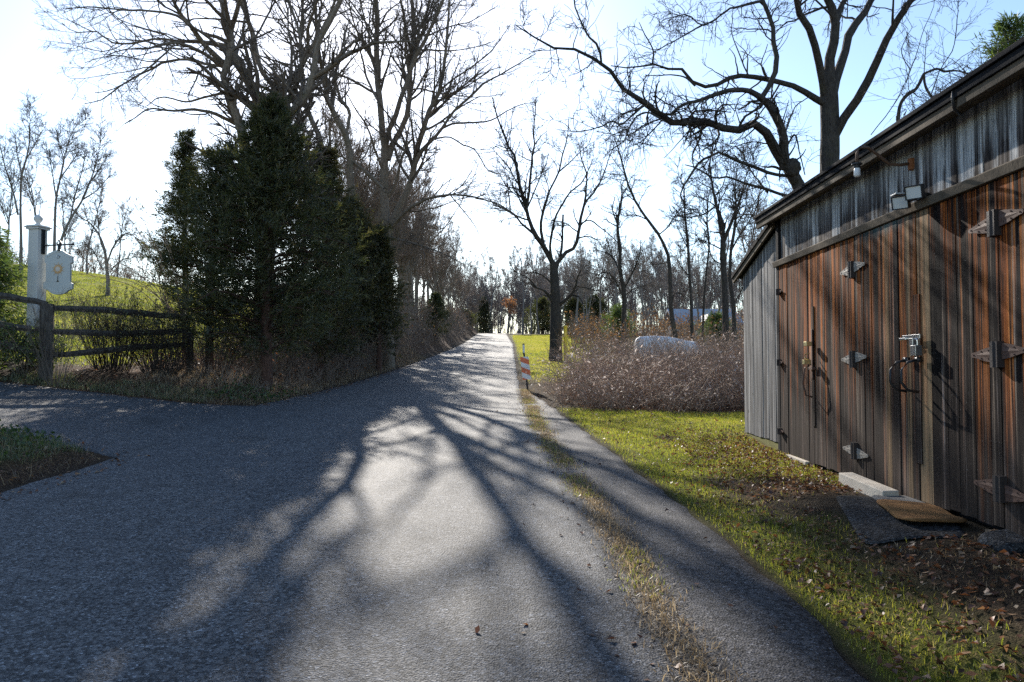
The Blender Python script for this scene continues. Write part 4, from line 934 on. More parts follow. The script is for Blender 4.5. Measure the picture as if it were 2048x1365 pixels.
# tree on the right of the road
Y = 36.5
L4 = [
 ([(1107, 530), (1090, 497), (1065, 460), (1055, 430), (1050, 410), (1042, 380), (1035, 350), (1030, 315), (1015, 290), (1003, 255), (990, 222), (985, 195)], 11, 2, Y, Y + 1, 0),
 ([(1053, 418), (1058, 385), (1062, 340), (1065, 310), (1069, 290), (1067, 265), (1070, 230), (1072, 195)], 6, 1.5, Y, Y - 1, 0), ([(1069, 290), (1083, 272), (1095, 262)], 2.5, 1, Y, Y, 0),
 ([(1092, 499), (1070, 470), (1045, 450), (1028, 430), (1000, 410), (975, 402), (950, 398)], 6, 1.5, Y, Y - 2, 0), ([(1021, 425), (1017, 385), (1012, 350), (1005, 330)], 3, 1, Y - 1, Y, 0),
 ([(1088, 494), (1083, 470), (1082, 455), (1083, 435), (1090, 412), (1098, 385), (1110, 360), (1119, 340), (1125, 310), (1135, 275), (1137, 240)], 6, 1.5, Y, Y + 1.5, 0), ([(1119, 343), (1140, 325), (1165, 300), (1185, 285)], 3, 1, Y, Y, 0),
 ([(1103, 518), (1100, 495), (1105, 460), (1113, 430), (1125, 408), (1140, 385), (1160, 370), (1172, 350), (1185, 320)], 6, 1.5, Y, Y - 1.5, 0),
 ([(1112, 540), (1123, 500), (1125, 460), (1126, 430)], 6, 3.5, Y, Y + 1, 0),
 ([(1112, 530), (1135, 502), (1150, 495), (1157, 465), (1163, 430), (1170, 405), (1172, 370), (1174, 350), (1162, 315), (1158, 285)], 8, 1.5, Y, Y + 1, 0),
 ([(1170, 405), (1190, 382), (1205, 355), (1212, 335), (1225, 300), (1245, 285)], 4, 1.2, Y, Y - 1, 0), ([(1163, 447), (1180, 441), (1200, 455), (1225, 475), (1240, 492)], 3, 1.2, Y, Y - 1, 0),
 ([(1107, 612), (1098, 592), (1085, 580), (1073, 576), (1062, 568)], 6, 3, Y, Y - 1, 0), ([(1073, 576), (1060, 560), (1048, 552), (1030, 545)], 3, 1.2, Y - 1, Y - 2, 0),
 ([(1120, 610), (1140, 592), (1150, 575), (1155, 555), (1162, 540)], 7, 3, Y, Y - 1, 0), ([(1145, 590), (1158, 595), (1168, 612)], 4, 2, Y, Y - 1, 0), ([(1152, 572), (1175, 577), (1200, 582), (1220, 578)], 3, 1.3, Y, Y, 0),
 ([(1108, 572), (1090, 555), (1070, 545), (1050, 548)], 4, 1.3, Y, Y - 1, 0),
]
traced_tree("bare_tree", "spreading dark bare tree standing alone at the right edge of the road", "bare tree",
    ([(1111, 722), (1112, 650), (1110, 590), (1107, 525)], 28, 16, Y, Y, 0), L4, 15,
    [lv(190, (.15, 1), (25, 65), .3, 7, .2, .03, .5, .5, 3.0, .011), lv(700, (.1, 1), (25, 65), .5, 6, .22, .03, .6, .3, 1.4, .009), lv(4200, (.1, 1), (25, 70), .5, 4, .22, .03, .7, .15, .7, .007)],
    M['bark_dark'], M['twig_dark'])
# walnut behind the barn and its leaning neighbour
Y = 16.0
L5 = [
 ([(1657, 185), (1660, 130), (1668, 80), (1670, 35), (1652, -5)], 27, 14, Y, Y, 4), ([(1668, 60), (1682, 15), (1692, -15)], 13, 10, Y, Y + 1, 3),
 ([(1650, 200), (1640, 130), (1625, 70), (1605, 40), (1590, -15)], 18, 12, Y, Y - 1, 4),
 ([(1664, 190), (1674, 150), (1690, 110), (1700, 65), (1720, 40), (1748, -10)], 20, 14, Y, Y + 1, 4),
 ([(1668, 275), (1682, 248), (1705, 215), (1730, 170), (1755, 120), (1780, 65), (1815, 10), (1832, -15)], 20, 11, Y, Y - 1.5, 4),
 ([(1655, 212), (1640, 205), (1610, 185), (1585, 172), (1550, 163), (1510, 155), (1470, 150), (1435, 170), (1395, 172), (1375, 150), (1360, 137), (1330, 137), (1305, 129), (1265, 135), (1222, 132)], 14, 2, Y, Y - 2, 0),
 ([(1390, 172), (1370, 155), (1340, 150), (1315, 152), (1290, 150)], 4, 1.5, Y - 1.4, Y - 1, 0), ([(1305, 129), (1306, 100), (1290, 70), (1278, 45)], 4, 1.5, Y - 2, Y - 3, 0),
 ([(1760, 110), (1795, 50), (1830, 0), (1850, -20)], 3, 2, Y - 1, Y + 1, 1),
]
traced_tree("walnut_tree", "massive dark bare tree with a stout forked trunk directly behind the barn roof", "bare tree",
    ([(1662, 640), (1660, 400), (1659, 330), (1660, 260), (1657, 170)], 48, 34, Y, Y, 0), L5, 16,
    [lv(120, (.15, 1), (30, 75), .28, 8, .22, .01, .35, .5, 2.4, .007), lv(480, (.1, 1), (25, 65), .5, 6, .25, .01, .6, .25, 1.2, .005), lv(1500, (.1, 1), (25, 70), .5, 4, .25, .0, .7, .1, .5, .004)],
    M['bark_dark'], M['twig_dark'])
Y = 14.5
L6 = [
 ([(1597, 370), (1570, 323), (1567, 277), (1558, 246), (1539, 212), (1521, 197)], 24, 14, Y, Y - .5, 0),
 ([(1522, 198), (1532, 182), (1545, 163), (1549, 145), (1555, 123), (1546, 95), (1548, 71), (1539, 34), (1527, 6), (1520, -15)], 12, 8, Y - .5, Y, 3),
 ([(1525, 198), (1505, 185), (1481, 180), (1444, 185), (1404, 200), (1376, 206), (1355, 218), (1336, 231), (1315, 222), (1298, 214)], 12, 4, Y - .5, Y - 2, 0),
 ([(1532, 12), (1521, 3), (1500, 8), (1478, 14), (1459, 17), (1435, 37), (1404, 51), (1382, 34), (1373, 29), (1330, 38)], 6, 1.2, Y, Y - 1.5, 0),
 ([(1404, 51), (1373, 69), (1342, 86), (1312, 100), (1285, 92)], 3.5, 1.2, Y - 1, Y - 2, 0),
 ([(1570, 330), (1555, 308), (1536, 271), (1515, 246), (1499, 252), (1475, 258), (1444, 258), (1419, 243), (1388, 245), (1345, 246), (1327, 237), (1308, 222), (1290, 212), (1278, 197), (1256, 191), (1241, 169), (1225, 148), (1201, 126), (1173, 111), (1148, 100), (1121, 98), (1090, 94), (1068, 74), (1050, 66), (1030, 50)], 20, 2, Y, Y - 3.5, 0),
 ([(1203, 128), (1201, 108), (1191, 83), (1173, 68), (1164, 46), (1151, 18), (1147, -10)], 5, 2, Y - 3, Y - 3.5, 1.5),
 ([(1288, 212), (1271, 225), (1244, 249), (1225, 243), (1195, 256), (1151, 264), (1110, 258)], 4.5, 1.2, Y - 2.4, Y - 3.5, 0),
 ([(1320, 237), (1296, 225), (1275, 232), (1259, 255), (1247, 283), (1216, 305), (1207, 320)], 4.5, 1.2, Y - 2.3, Y - 3, 0),
 ([(1325, 240), (1296, 271), (1278, 286), (1250, 298)], 3.5, 1.2, Y - 2.3, Y - 3, 0), ([(1322, 238), (1290, 250), (1262, 268), (1230, 272)], 3.5, 1.2, Y - 2.3, Y - 1.5, 0),
 ([(1584, 350), (1550, 350), (1511, 335), (1475, 323), (1438, 305), (1419, 314), (1398, 326), (1376, 360), (1361, 388), (1368, 408)], 9, 3, Y, Y - 1.5, 0),
 ([(1603, 395), (1570, 392), (1530, 378), (1496, 369), (1453, 354), (1430, 357), (1395, 338), (1370, 330)], 8, 2, Y, Y - 1, 0),
 ([(1562, 300), (1572, 262), (1590, 215), (1610, 200), (1625, 190)], 4, 1.5, Y, Y + 1, 0), ([(1575, 290), (1590, 270), (1600, 310), (1610, 350)], 4, 2, Y, Y - .6, 0),
 ([(1535, 385), (1500, 340), (1480, 300), (1450, 290)], 4, 1.5, Y, Y + 1.5, 0), ([(1536, 288), (1500, 285), (1460, 300), (1430, 330)], 3, 1.2, Y, Y - 1, 0),
]
t6 = traced_tree("walnut_tree", "leaning dark bare tree with long crooked boughs reaching left over the thicket", "bare tree",
    ([(1655, 640), (1640, 480), (1615, 410), (1594, 366)], 44, 26, Y, Y, 0), L6, 17,
    [lv(190, (.12, 1), (35, 85), .16, 8, .26, .0, .4, .5, 2.0, .006), lv(800, (.1, 1), (25, 70), .5, 6, .26, -.01, .6, .25, 1.0, .0045), lv(3600, (.1, 1), (25, 75), .5, 4, .26, -.01, .7, .1, .5, .0035), lv(260, (.1, .7), (40, 90), .12, 6, .1, .12, .22, .5, 1.5, .0045, src=0)],
    M['bark_dark'], M['twig_dark'])
bl_ = lump("burl", at(1584, 336, Y - .12), .15, M['bark_dark'], 14, (1.0, .8, 1.1)); bl_.parent = t6; bl_.location = -Vector(t6.location)
# curly limb and thin stems rising behind the roof
Y = 13.0
traced_tree("vine", "thick curling vine with thin stems rising behind the barn roof", "vine",
    ([(1793, 480), (1797, 300), (1796, 232)], 10, 8, Y, Y, 0),
    [([(1796, 240), (1800, 212), (1812, 192), (1832, 178), (1842, 160), (1848, 148)], 8, 6, Y, Y, 0), ([(1848, 148), (1862, 142), (1875, 138), (1890, 143), (1915, 142), (1940, 150)], 5, 3, Y, Y + .5, 0),
     ([(1848, 150), (1850, 170), (1860, 190), (1880, 215)], 5, 5, Y, Y, 0), ([(1742, 270), (1800, 190), (1832, 110), (1848, 60), (1868, 15), (1870, -20)], 2, 1, Y - .4, Y, .5),
     ([(1862, 190), (1880, 140), (1905, 100), (1914, 40), (1918, -15)], 2.2, 1.5, Y, Y + .5, .6), ([(1848, 148), (1852, 90), (1855, 60)], 2, 1, Y, Y, 0), ([(1820, 140), (1803, 105), (1815, 70), (1824, 55), (1810, 30)], 2, 1, Y, Y, 0)], 18,
    [lv(60, (.1, 1), (35, 80), .3, 6, .25, .05, .4, .3, 1.0, .004), lv(220, lr=.5, k=4, wander=.25, lmin=.1, lmax=.5, rmin=.003)], M['bark_dark'], M['twig_dark'])
# middle-distance trees beyond the thicket
def mid(label, pts, w0, w1, Y, limbs, seed, n=1.0, bark='bark_dark', twig='twig_dark', grp="bare trees beyond the thicket"):
    return traced_tree("bare_tree", label, "bare tree", (pts, w0, w1, Y, Y, 0), limbs + [(pts[len(pts) // 2:], (w0 + w1) / 2, w1, Y, Y, 1.5)], seed,
        [lv(int(60 * n), (.15, 1), (25, 65), .3, 7, .18, .06, .5, .5, 3.0, .012), lv(int(260 * n), lr=.5, k=5, wander=.2, lmin=.3, lmax=1.4, rmin=.009), lv(int(800 * n), lr=.5, k=4, wander=.2, lmin=.15, lmax=.8, rmin=.007)], M[bark], M[twig], grp)
Y = 40
mid("twisted bare tree left of the white covered car", [(1247, 690), (1248, 590), (1240, 540), (1240, 500), (1235, 450), (1243, 400)], 11, 4, Y,
    [([(1248, 600), (1230, 560), (1212, 545), (1195, 550), (1180, 545)], 4, 1.5, Y, Y - 2, 0), ([(1240, 545), (1225, 515), (1210, 505), (1190, 500)], 4, 1.5, Y, Y + 2, 0), ([(1250, 575), (1265, 545), (1278, 515), (1282, 480)], 4, 1.5, Y, Y - 1, 0), ([(1236, 452), (1225, 420), (1230, 395)], 3, 1.5, Y, Y, 0), ([(1250, 590), (1275, 575), (1300, 570)], 3, 1.2, Y, Y, 0)], 21, 1.3)
Y = 31
mid("thin bare tree bending left behind the white covered car", [(1352, 690), (1350, 668), (1342, 620), (1340, 560), (1338, 520), (1332, 500), (1318, 470), (1295, 440), (1275, 410), (1260, 380), (1250, 350), (1240, 310), (1230, 280)], 10, 2, Y,
    [([(1345, 605), (1348, 590), (1360, 585), (1372, 583)], 3, 1.2, Y, Y, 0), ([(1318, 470), (1335, 455), (1348, 435), (1365, 415), (1390, 420)], 3, 1.5, Y, Y - 1, 0), ([(1336, 525), (1320, 528), (1300, 530)], 2.5, 1, Y, Y, 0), ([(1295, 440), (1270, 430), (1245, 435)], 2.5, 1, Y, Y + 1, 0)], 22)
Y = 36
mid("straight slim bare tree in front of the grey house", [(1384, 672), (1382, 600), (1378, 540), (1375, 480), (1370, 430), (1368, 390)], 7, 3, Y, [([(1377, 500), (1362, 470), (1350, 440)], 2.5, 1, Y, Y, 0), ([(1376, 550), (1360, 530), (1352, 510)], 2.5, 1, Y, Y, 0)], 23, .8)
mid("slender pale bare tree nearest the white dormer", [(1405, 672), (1408, 600), (1413, 540), (1418, 490), (1414, 440), (1416, 400)], 5, 2.5, 42, [([(1418, 490), (1400, 480), (1390, 465)], 2, 1, 42, 42, 0), ([(1418, 500), (1430, 525), (1442, 530)], 2, 1, 42, 42, 0)], 24, .8)
Y = 27
mid("straight dark bare trunk nearest the left end of the lean-to", [(1452, 710), (1450, 600), (1446, 520), (1446, 480)], 15, 11, Y,
    [([(1446, 485), (1440, 450), (1432, 410), (1425, 370), (1420, 330), (1424, 300)], 8, 2.5, Y, Y + 1, 1), ([(1447, 485), (1455, 465), (1465, 440), (1472, 420), (1482, 395), (1490, 360)], 8, 2.5, Y, Y - 1, 1), ([(1433, 412), (1405, 430), (1375, 435), (1355, 430)], 4, 1.3, Y, Y - 2, 0), ([(1444, 500), (1425, 490), (1400, 480), (1385, 490)], 3, 1.3, Y, Y, 0), ([(1446, 530), (1430, 522), (1422, 510), (1415, 490)], 3, 1.3, Y, Y, 0)], 25, 1.5)
mid("second dark bare trunk close beside the lean-to wall", [(1469, 708), (1467, 620), (1460, 560), (1462, 500), (1470, 450), (1472, 400)], 10, 4, 29, [([(1463, 500), (1480, 470), (1500, 440), (1520, 400)], 4, 1.5, 29, 29, 0), ([(1466, 610), (1478, 590), (1490, 570)], 3, 1.3, 29, 29, 0), ([(1470, 455), (1490, 420), (1495, 380)], 3, 1.3, 29, 30, 0)], 26, 1.2)
# distant trees on the left beyond the lawn
Y = 40
for lab, pts, w0, limbs, sd in (
    ("leftmost far bare tree above the conifer and the sign post", [(42, 560), (42, 470), (41, 420), (43, 350), (52, 320), (58, 290), (60, 255)], 7, [([(36, 430), (28, 390), (12, 340), (2, 300), (-5, 270)], 4, 1.3, Y, Y, 0), ([(70, 432), (62, 375), (48, 355)], 2.5, 1, Y, Y, 0), ([(44, 350), (35, 310), (30, 270)], 2.5, 1, Y, Y, 0), ([(52, 320), (75, 280), (85, 262)], 2.5, 1, Y, Y, 0)], 31),
    ("far bare tree directly above the hanging sign", [(109, 560), (109, 480), (112, 400), (120, 360), (130, 310), (140, 275)], 7, [([(112, 395), (105, 350), (98, 300)], 3, 1, Y, Y, 0), ([(122, 355), (140, 330), (160, 300)], 3, 1, Y, Y, 0), ([(128, 320), (118, 290), (115, 265)], 2, 1, Y, Y, 0)], 32),
    ("far bare tree leaning right above the sign", [(112, 560), (120, 490), (140, 440), (165, 400), (185, 350), (196, 310)], 7, [([(140, 442), (150, 390), (165, 340), (170, 300)], 3.5, 1, Y, Y, 0), ([(165, 400), (195, 380), (220, 350)], 3, 1, Y, Y, 0), ([(180, 365), (205, 330), (215, 310)], 2.5, 1, Y, Y, 0)], 33),
    ("low twisted bare tree on the crest of the left lawn", [(216, 560), (213, 530), (208, 495), (195, 465), (178, 445), (160, 435)], 7, [([(213, 530), (228, 492), (250, 468), (270, 475), (288, 502)], 4.5, 1.3, Y, Y, 0), ([(210, 505), (200, 480), (196, 440), (190, 400)], 3, 1, Y, Y, 0), ([(205, 540), (185, 500), (165, 495), (150, 505)], 3.5, 1.2, Y, Y, 0), ([(222, 540), (245, 520), (270, 515)], 3, 1.2, Y, Y, 0)], 34)):
    mid(lab, pts, w0, 1.5, Y + sd % 3, limbs, sd, 2.4, 'bark_far', 'twig', "far bare trees beyond the left lawn")

# ------------------------------------------------------------------ background woods: variants, then copies
def wild_tree(name, label, cat, h, seed, spread, bark, twig, forks=5, n=1.0, group=None, leafm=None, trunk_r=.014, rmin=.011):
    rg = np.random.default_rng(seed); root = thing(name, label, cat, (0, 0, 0), group)
    k = 12; P = np.zeros((1, k, 3)); D = np.array([rg.normal() * .05, rg.normal() * .05, 1.])
    for j in range(1, k): D = norm(D + rg.standard_normal(3) * .06 * np.array([1, 1, .3]) + np.array([0, 0, .1])); P[0, j] = P[0, j - 1] + D * h * .8 / (k - 1)
    P[0, 0, 2] = -.3; R = (h * trunk_r * np.linspace(1, .25, k))[None]
    A = Acc(); A.branches(P, R, 8); P1, R1 = grow(P, R, forks, rg, (.25, .95), (20, 50), spread, 10, .1, .12, .7, .5, 99, rmin); A.branches(P1, R1, 6)
    link("trunk", A.mesh("trunk", [bark]), root)
    C = Acc(); B0 = np.concatenate([P1]); 
    P2, R2 = grow(P1, R1, int(60 * n), rg, (.15, 1), (25, 55), .4, 7, .16, .08, .6, .4, 3, rmin); C.branches(P2, R2, 4)
    P3, R3 = grow(P2, R2, int(320 * n), rg, (.1, 1), (25, 60), .5, 5, .18, .06, .6, .3, 1.5, rmin * .8); C.branches(P3, R3, 3)
    P4, R4 = grow(P3, R3, int(1000 * n), rg, (.1, 1), (25, 60), .6, 4, .2, .05, .8, .2, .9, rmin * .65); C.branches(P4, R4, 3)
    if leafm is not None:
        LV, LT, la = leaves(P4.reshape(-1, 3)[rg.integers(0, len(P4) * 4, int(3500 * n))], rg, .10, .05); C2 = Acc(); C2.add(LV, LT, a=la); link("leaves", C2.mesh("leaves", [leafm], False, True), root)
    link("crown", C.mesh("crown", [twig]), root); return root
def leaves(C, rg, l, w, D=None, jit=.08, up=.0):
    n = len(C); C = C + rg.standard_normal((n, 3)) * jit
    D = norm(rg.standard_normal((n, 3)) if D is None else D); s = norm(np.cross(D, rg.standard_normal((n, 3))))
    ll = (l * rg.uniform(.6, 1.3, n))[:, None]; ww = (w * rg.uniform(.6, 1.3, n))[:, None]
    V = np.stack([C, C + D * ll * .5 + s * ww * .5, C + D * ll, C + D * ll * .5 - s * ww * .5], 1).reshape(-1, 3)
    return V, np.arange(n * 4).reshape(-1, 4), rg.random(n)
VAR = [wild_tree("bare_tree", "slender bare tree in the grey woods behind the bramble thicket", "bare tree", 13 + i, 100 + i, .42, M['bark_far'], M['twig_far'], 6 + i % 3, 1.5, "bare trees of the grey woods", trunk_r=.0085, rmin=.018) for i in range(5)]
UND = [wild_tree("understory_tree", "small twiggy tree in the brown tangle along the left roadside", "tree", 7 + i, 120 + i, .6, M['bark'], M['twig_brown'], 11, 1.3, "twiggy trees along the left roadside", trunk_r=.011, rmin=.011) for i in range(3)]
RUST = wild_tree("oak_sapling", "small tree still holding orange leaves at the far end of the road", "tree", 5, 130, .5, M['bark_far'], M['twig_brown'], 8, .5, None, M['orange'], rmin=.02)
rg = np.random.default_rng(77)
spots = []
def too_near(x, y, d): return any((x - a) ** 2 + (y - b_) ** 2 < d * d for a, b_ in spots)
for _ in range(4000):
    if len(spots) >= 290: break
    Yt = rg.uniform(92, 190); px_ = rg.uniform(1110, 1600)
    if rg.random() < .25: px_ = rg.uniform(930, 1120); Yt = rg.uniform(150, 215)
    Xt = (px_ - 1024) / F * Yt
    if (road_l(Yt) - 2 < Xt < road_r(Yt) + 2.5 and Yt < 175) or too_near(Xt, Yt, 1.5) or (1320 < px_ < 1510 and 84 < Yt < 99): continue
    spots.append((Xt, Yt))
for i, (x, y) in enumerate(spots):
    sc = rg.uniform(.8, 1.05) * (1.5 if y > 148 and x < .062 * y else 1); v = VAR[i % 5]
    if i < 5: v.location = (x, y, hz(x, y)); v.rotation_euler = (0, 0, rg.uniform(0, 6)); v.scale = (sc,) * 3
    else: copy_thing(v, (x, y, hz(x, y)), rg.uniform(0, 6), sc)
spots2 = []
for Yt, X0, X1, n in ((30, -8.5, -6.0, 4), (37, -8.2, -5.6, 6), (45, -8.5, -5.6, 7), (56, -9, -5.8, 7), (70, -10, -6.0, 7), (88, -11, -6.4, 6), (108, -12, -7.0, 6), (128, -13, -8.2, 6), (150, -13, -6.5, 8), (185, -14, -3, 9)):
    for _ in range(n): spots2.append((rg.uniform(X0, X1), Yt + rg.uniform(-3.5, 3.5), rg.uniform(1.0, 1.45)))
spots2 += [(-7.6, 42, 1.6), (-8, 60, 1.7), (-9, 85, 1.8), (-10, 110, 1.9)]
for i, (x, y, sc) in enumerate(spots2):
    v = UND[i % 3]
    if i < 3: v.location = (x, y, hz(x, y)); v.rotation_euler = (0, 0, rg.uniform(0, 6)); v.scale = (sc,) * 3
    else: copy_thing(v, (x, y, hz(x, y)), rg.uniform(0, 6), sc)
p = at(1022, 660, 122); RUST.location = (p[0], p[1], hz(p[0], p[1])); RUST.scale = (1.4,) * 3
for i, (px_, Yt, sc) in enumerate(((1045, 118, 1.25), (1062, 121, 1.15), (1078, 124, 1.1), (1003, 150, 1.0))):
    x = (px_ - 1024) / F * Yt; copy_thing(VAR[i], (x, Yt, hz(x, Yt)), i * 1.3, sc, ["tall bare tree at the far crest right beside the road", "second bare tree right of the road crest", "third bare tree right of the road crest", "distant bare tree where the road disappears"][i], "bare trees at the road crest")
for i, (px_, Yt, sc) in enumerate(((1395, 48, .62), (1428, 44, .6), (1490, 40, .62), (1512, 46, .72), (1535, 38, .62), (1560, 44, .75), (1330, 58, .62), (1290, 64, .6))):
    x = (px_ - 1024) / F * Yt; copy_thing(VAR[(i + 2) % 5], (x, Yt, hz(x, Yt)), i * 2.1, sc, "slender bare tree between the covered car and the barn lean-to", "slender bare trees beside the barn")
for i, (x, Yt, sc) in enumerate(((-9, 206, 1.3), (-6.5, 212, 1.15), (-4, 208, 1.35), (-1.5, 215, 1.2), (1, 210, 1.1), (-11.5, 200, 1.4), (3, 222, 1.25), (-7, 196, .9))):
    copy_thing(UND[i % 3], (x, Yt, hz(x, Yt)), i * 1.7, sc, "twiggy tree in the grey tangle past the road crest", "twiggy trees past the road crest")
for i, (px_, Yt, sc) in enumerate(((8, 52, .60), (78, 55, .62), (172, 54, .52), (232, 56, .42), (-25, 50, .66), (128, 60, .58))):
    x = (px_ - 1024) / F * Yt; copy_thing(VAR[(i + 1) % 5], (x, Yt, hz(x, Yt)), i * 1.9, sc, "pale slender bare tree standing on the crest of the left lawn", "slender trees on the left lawn crest")
# tree line behind the left lawn
for i in range(12):
    px_ = -40 + i * 32 + rg.uniform(-10, 10); Yt = rg.uniform(66, 80); x = (px_ - 1024) / F * Yt
    copy_thing(UND[i % 3], (x, Yt, hz(x, Yt)), rg.uniform(0, 6), rg.uniform(.45, .75), "low twiggy tree in the dark brush line behind the left lawn", "brush line behind the left lawn")

# ------------------------------------------------------------------ cedars and other conifers
def conifer(name, label, cat, px_, Yb, topy, prof, seed, nclump, nleaf, leafm, barkm, lw=(.17, .03), droop=.15, dxs=0.0, group=None, zlow=.12, clump_r=.30, trunk_w=.11, sx=1.0):
    """prof: list of (height fraction, radius in metres)"""
    rg = np.random.default_rng(seed); x = (px_ - 1024) / F * Yb; zb = hz(x, Yb); ztop = at(px_, topy, Yb)[2]; h = ztop - zb
    root = thing(name, label, cat, (x, Yb, zb), group); hf, rf_ = zip(*prof)
    k = 14; t = np.linspace(0, .97, k); sway = .05 * h * np.sin(t * 3 + seed)
    TP = np.stack([x + dxs * t * h + .15 * (sway - sway[0]), np.full(k, Yb) + .1 * sway, zb - .2 + t * h], 1)
    A = Acc(); A.branches(TP[None], (trunk_w * np.linspace(1, .15, k))[None], 9)
    f = rg.uniform(zlow, 1, nclump) ** .9; az = rg.uniform(0, 2 * np.pi, nclump); rmax = np.interp(f, hf, rf_)
    lump_ = .42 + .9 * vnoise(np.cos(az) * 2 + f * 5, np.sin(az) * 2 + f * 3, 1.6, seed)
    rr = rmax * lump_ * rg.uniform(.25, 1, nclump) ** .55
    ax_ = np.stack([np.interp(f, t, TP[:, 0]), np.interp(f, t, TP[:, 1])], 1)
    C = np.stack([ax_[:, 0] + rr * np.cos(az) * sx, ax_[:, 1] + rr * np.sin(az), zb + f * h + rg.normal(0, .1, nclump) - droop * rr * .3], 1)
    # boughs
    s0 = np.stack([np.interp(f - .06, t, TP[:, 0]), np.interp(f - .06, t, TP[:, 1]), zb + (f - .05) * h], 1); s0[:, 2] = np.maximum(s0[:, 2], zb + .3)
    B = s0[:, None] * (1 - np.linspace(0, 1, 5)[None, :, None]) + C[:, None] * np.linspace(0, 1, 5)[None, :, None]; B[:, 1:4, 2] += (.08 * rr)[:, None]; B[:, 1:] += rg.standard_normal((nclump, 4, 3)) * .04
    A.branches(B, (.012 + .012 * rg.random(nclump))[:, None] * np.linspace(1.2, .5, 5)[None], 4)
    link("trunk", A.mesh("trunk", [barkm]), root)
    out = norm(np.stack([np.cos(az), np.sin(az), np.full(nclump, .7 - droop * 2)], 1))
    size = clump_r * (.6 + .8 * rg.random(nclump)) * np.clip(.4 + rmax / max(rf_), .45, 1.1)
    # each bough is a plume of feathery sprays, thick near the middle and thin at the tip
    ns = 14; mm = max(3, nleaf // ns); sp = rg.uniform(.3, 1.12, (nclump, ns))
    base_ = s0[:, None] * (1 - sp[..., None]) + C[:, None] * sp[..., None]
    base_ = base_ + out[:, None] * (size[:, None] * (sp - .5) * .7)[..., None]
    sc = base_ + rg.standard_normal((nclump, ns, 3)) * (size[:, None] * .62 * (1.25 - .75 * sp))[..., None]
    sd = norm(out[:, None] + rg.standard_normal((nclump, ns, 3)) * .5 + np.array([0, 0, .25 - droop]))
    tt_ = rg.random((nclump, ns, mm)); pos = sc[:, :, None] + sd[:, :, None] * (tt_[..., None] - .3) * (size[:, None, None, None] * 1.1)
    dd = norm(sd[:, :, None] + rg.standard_normal((nclump, ns, mm, 3)) * .5)
    LV, LQ, la = leaves(pos.reshape(-1, 3), rg, lw[0], lw[1], dd.reshape(-1, 3), .02)
    tone = np.repeat(rg.random(nclump * ns), mm); la = np.clip(.45 * la + .55 * tone, 0, 1)
    C2 = Acc(); C2.add(LV, LQ, a=la); link("crown", C2.mesh("crown", [leafm], False, True), root); return root
G = "dark cedars at the driveway corner"
conifer("cedar_tree", "largest dark cedar, the one with a bare tree growing out of its top", "cedar", 535, 18.6, 205, [(0, 1.6), (.2, 2.2), (.42, 2.0), (.62, 1.5), (.8, .95), (.92, .5), (1, .1)], 41, 270, 430, M['cedar'], M['bark_red'], lw=(.11, .018), group=G, zlow=.12, trunk_w=.15, clump_r=.42)
conifer("cedar_tree", "cedar leaning over the rail fence on the left side of the dark clump", "cedar", 420, 18.9, 300, [(0, .9), (.2, 1.45), (.45, 1.35), (.7, .9), (.9, .4), (1, .05)], 42, 150, 400, M['cedar'], M['bark_red'], lw=(.11, .018), group=G, zlow=.14, clump_r=.38)
conifer("cedar_tree", "broad cedar on the right side of the dark clump", "cedar", 640, 23, 290, [(0, 1.3), (.25, 1.6), (.45, 1.2), (.7, .75), (.9, .35), (1, .05)], 43, 150, 400, M['cedar_y'], M['bark_red'], lw=(.12, .02), group=G, zlow=.1, clump_r=.4)
conifer("cedar_tree", "olive-tinted cedar at the right edge of the dark clump", "cedar", 702, 26.5, 405, [(0, 1.0), (.3, 1.2), (.6, .8), (.85, .4), (1, .05)], 44, 150, 330, M['cedar_y'], M['bark_red'], lw=(.14, .025), group=G, zlow=.2, clump_r=.4)
conifer("cedar_tree", "narrow olive cedar beside the straight forked bare tree", "cedar", 757, 27.5, 455, [(0, .7), (.3, .85), (.6, .6), (.85, .3), (1, .05)], 45, 100, 260, M['cedar_y'], M['bark_red'], lw=(.15, .028), group=G, zlow=.2, clump_r=.42)
conifer("cedar_tree", "thin-topped cedar between the fence and the largest cedar", "cedar", 372, 19.6, 270, [(0, .2), (.2, .7), (.45, .8), (.65, .55), (.8, .25), (1, .03)], 46, 80, 300, M['cedar'], M['bark_red'], lw=(.11, .018), group=G, zlow=.38, clump_r=.32)
conifer("cedar_tree", "young dark cedar deep in the tangle left of the road", "cedar", 872, 56, 590, [(0, .9), (.3, 1.1), (.6, .8), (1, .05)], 47, 130, 90, M['cedar'], M['bark_red'], group="young evergreens beside the road", zlow=.08)
conifer("evergreen", "dark evergreen where the left roadside meets the crest", "evergreen", 966, 165, 597, [(0, 1.8), (.3, 2.1), (.6, 1.5), (1, .1)], 48, 150, 70, M['cedar'], M['bark_red'], lw=(.4, .09), group="young evergreens beside the road", zlow=.03, clump_r=.6)
conifer("evergreen", "smaller dark evergreen nearer than its neighbour by the road crest", "evergreen", 925, 120, 625, [(0, 1.5), (.3, 1.7), (.6, 1.2), (1, .1)], 49, 120, 70, M['cedar'], M['bark_red'], lw=(.35, .08), group="young evergreens beside the road", zlow=.03, clump_r=.6)
conifer("hemlock", "light green conifer at the left edge beside the white sign post", "conifer", -78, 16.2, 400, [(0, 1.3), (.25, 1.25), (.55, .95), (.8, .5), (1, .05)], 50, 420, 120, M['spruce'], M['bark_red'], lw=(.13, .028), droop=.5, zlow=.03)
conifer("young_pine", "small light green pine left of the covered car in the rusty brush", "pine", 1236, 46, 622, [(0, .8), (.4, .9), (.8, .4), (1, .05)], 51, 70, 80, M['spruce'], M['bark_red'], lw=(.3, .03), zlow=.05, clump_r=.4, group="small pines in the rusty brush")
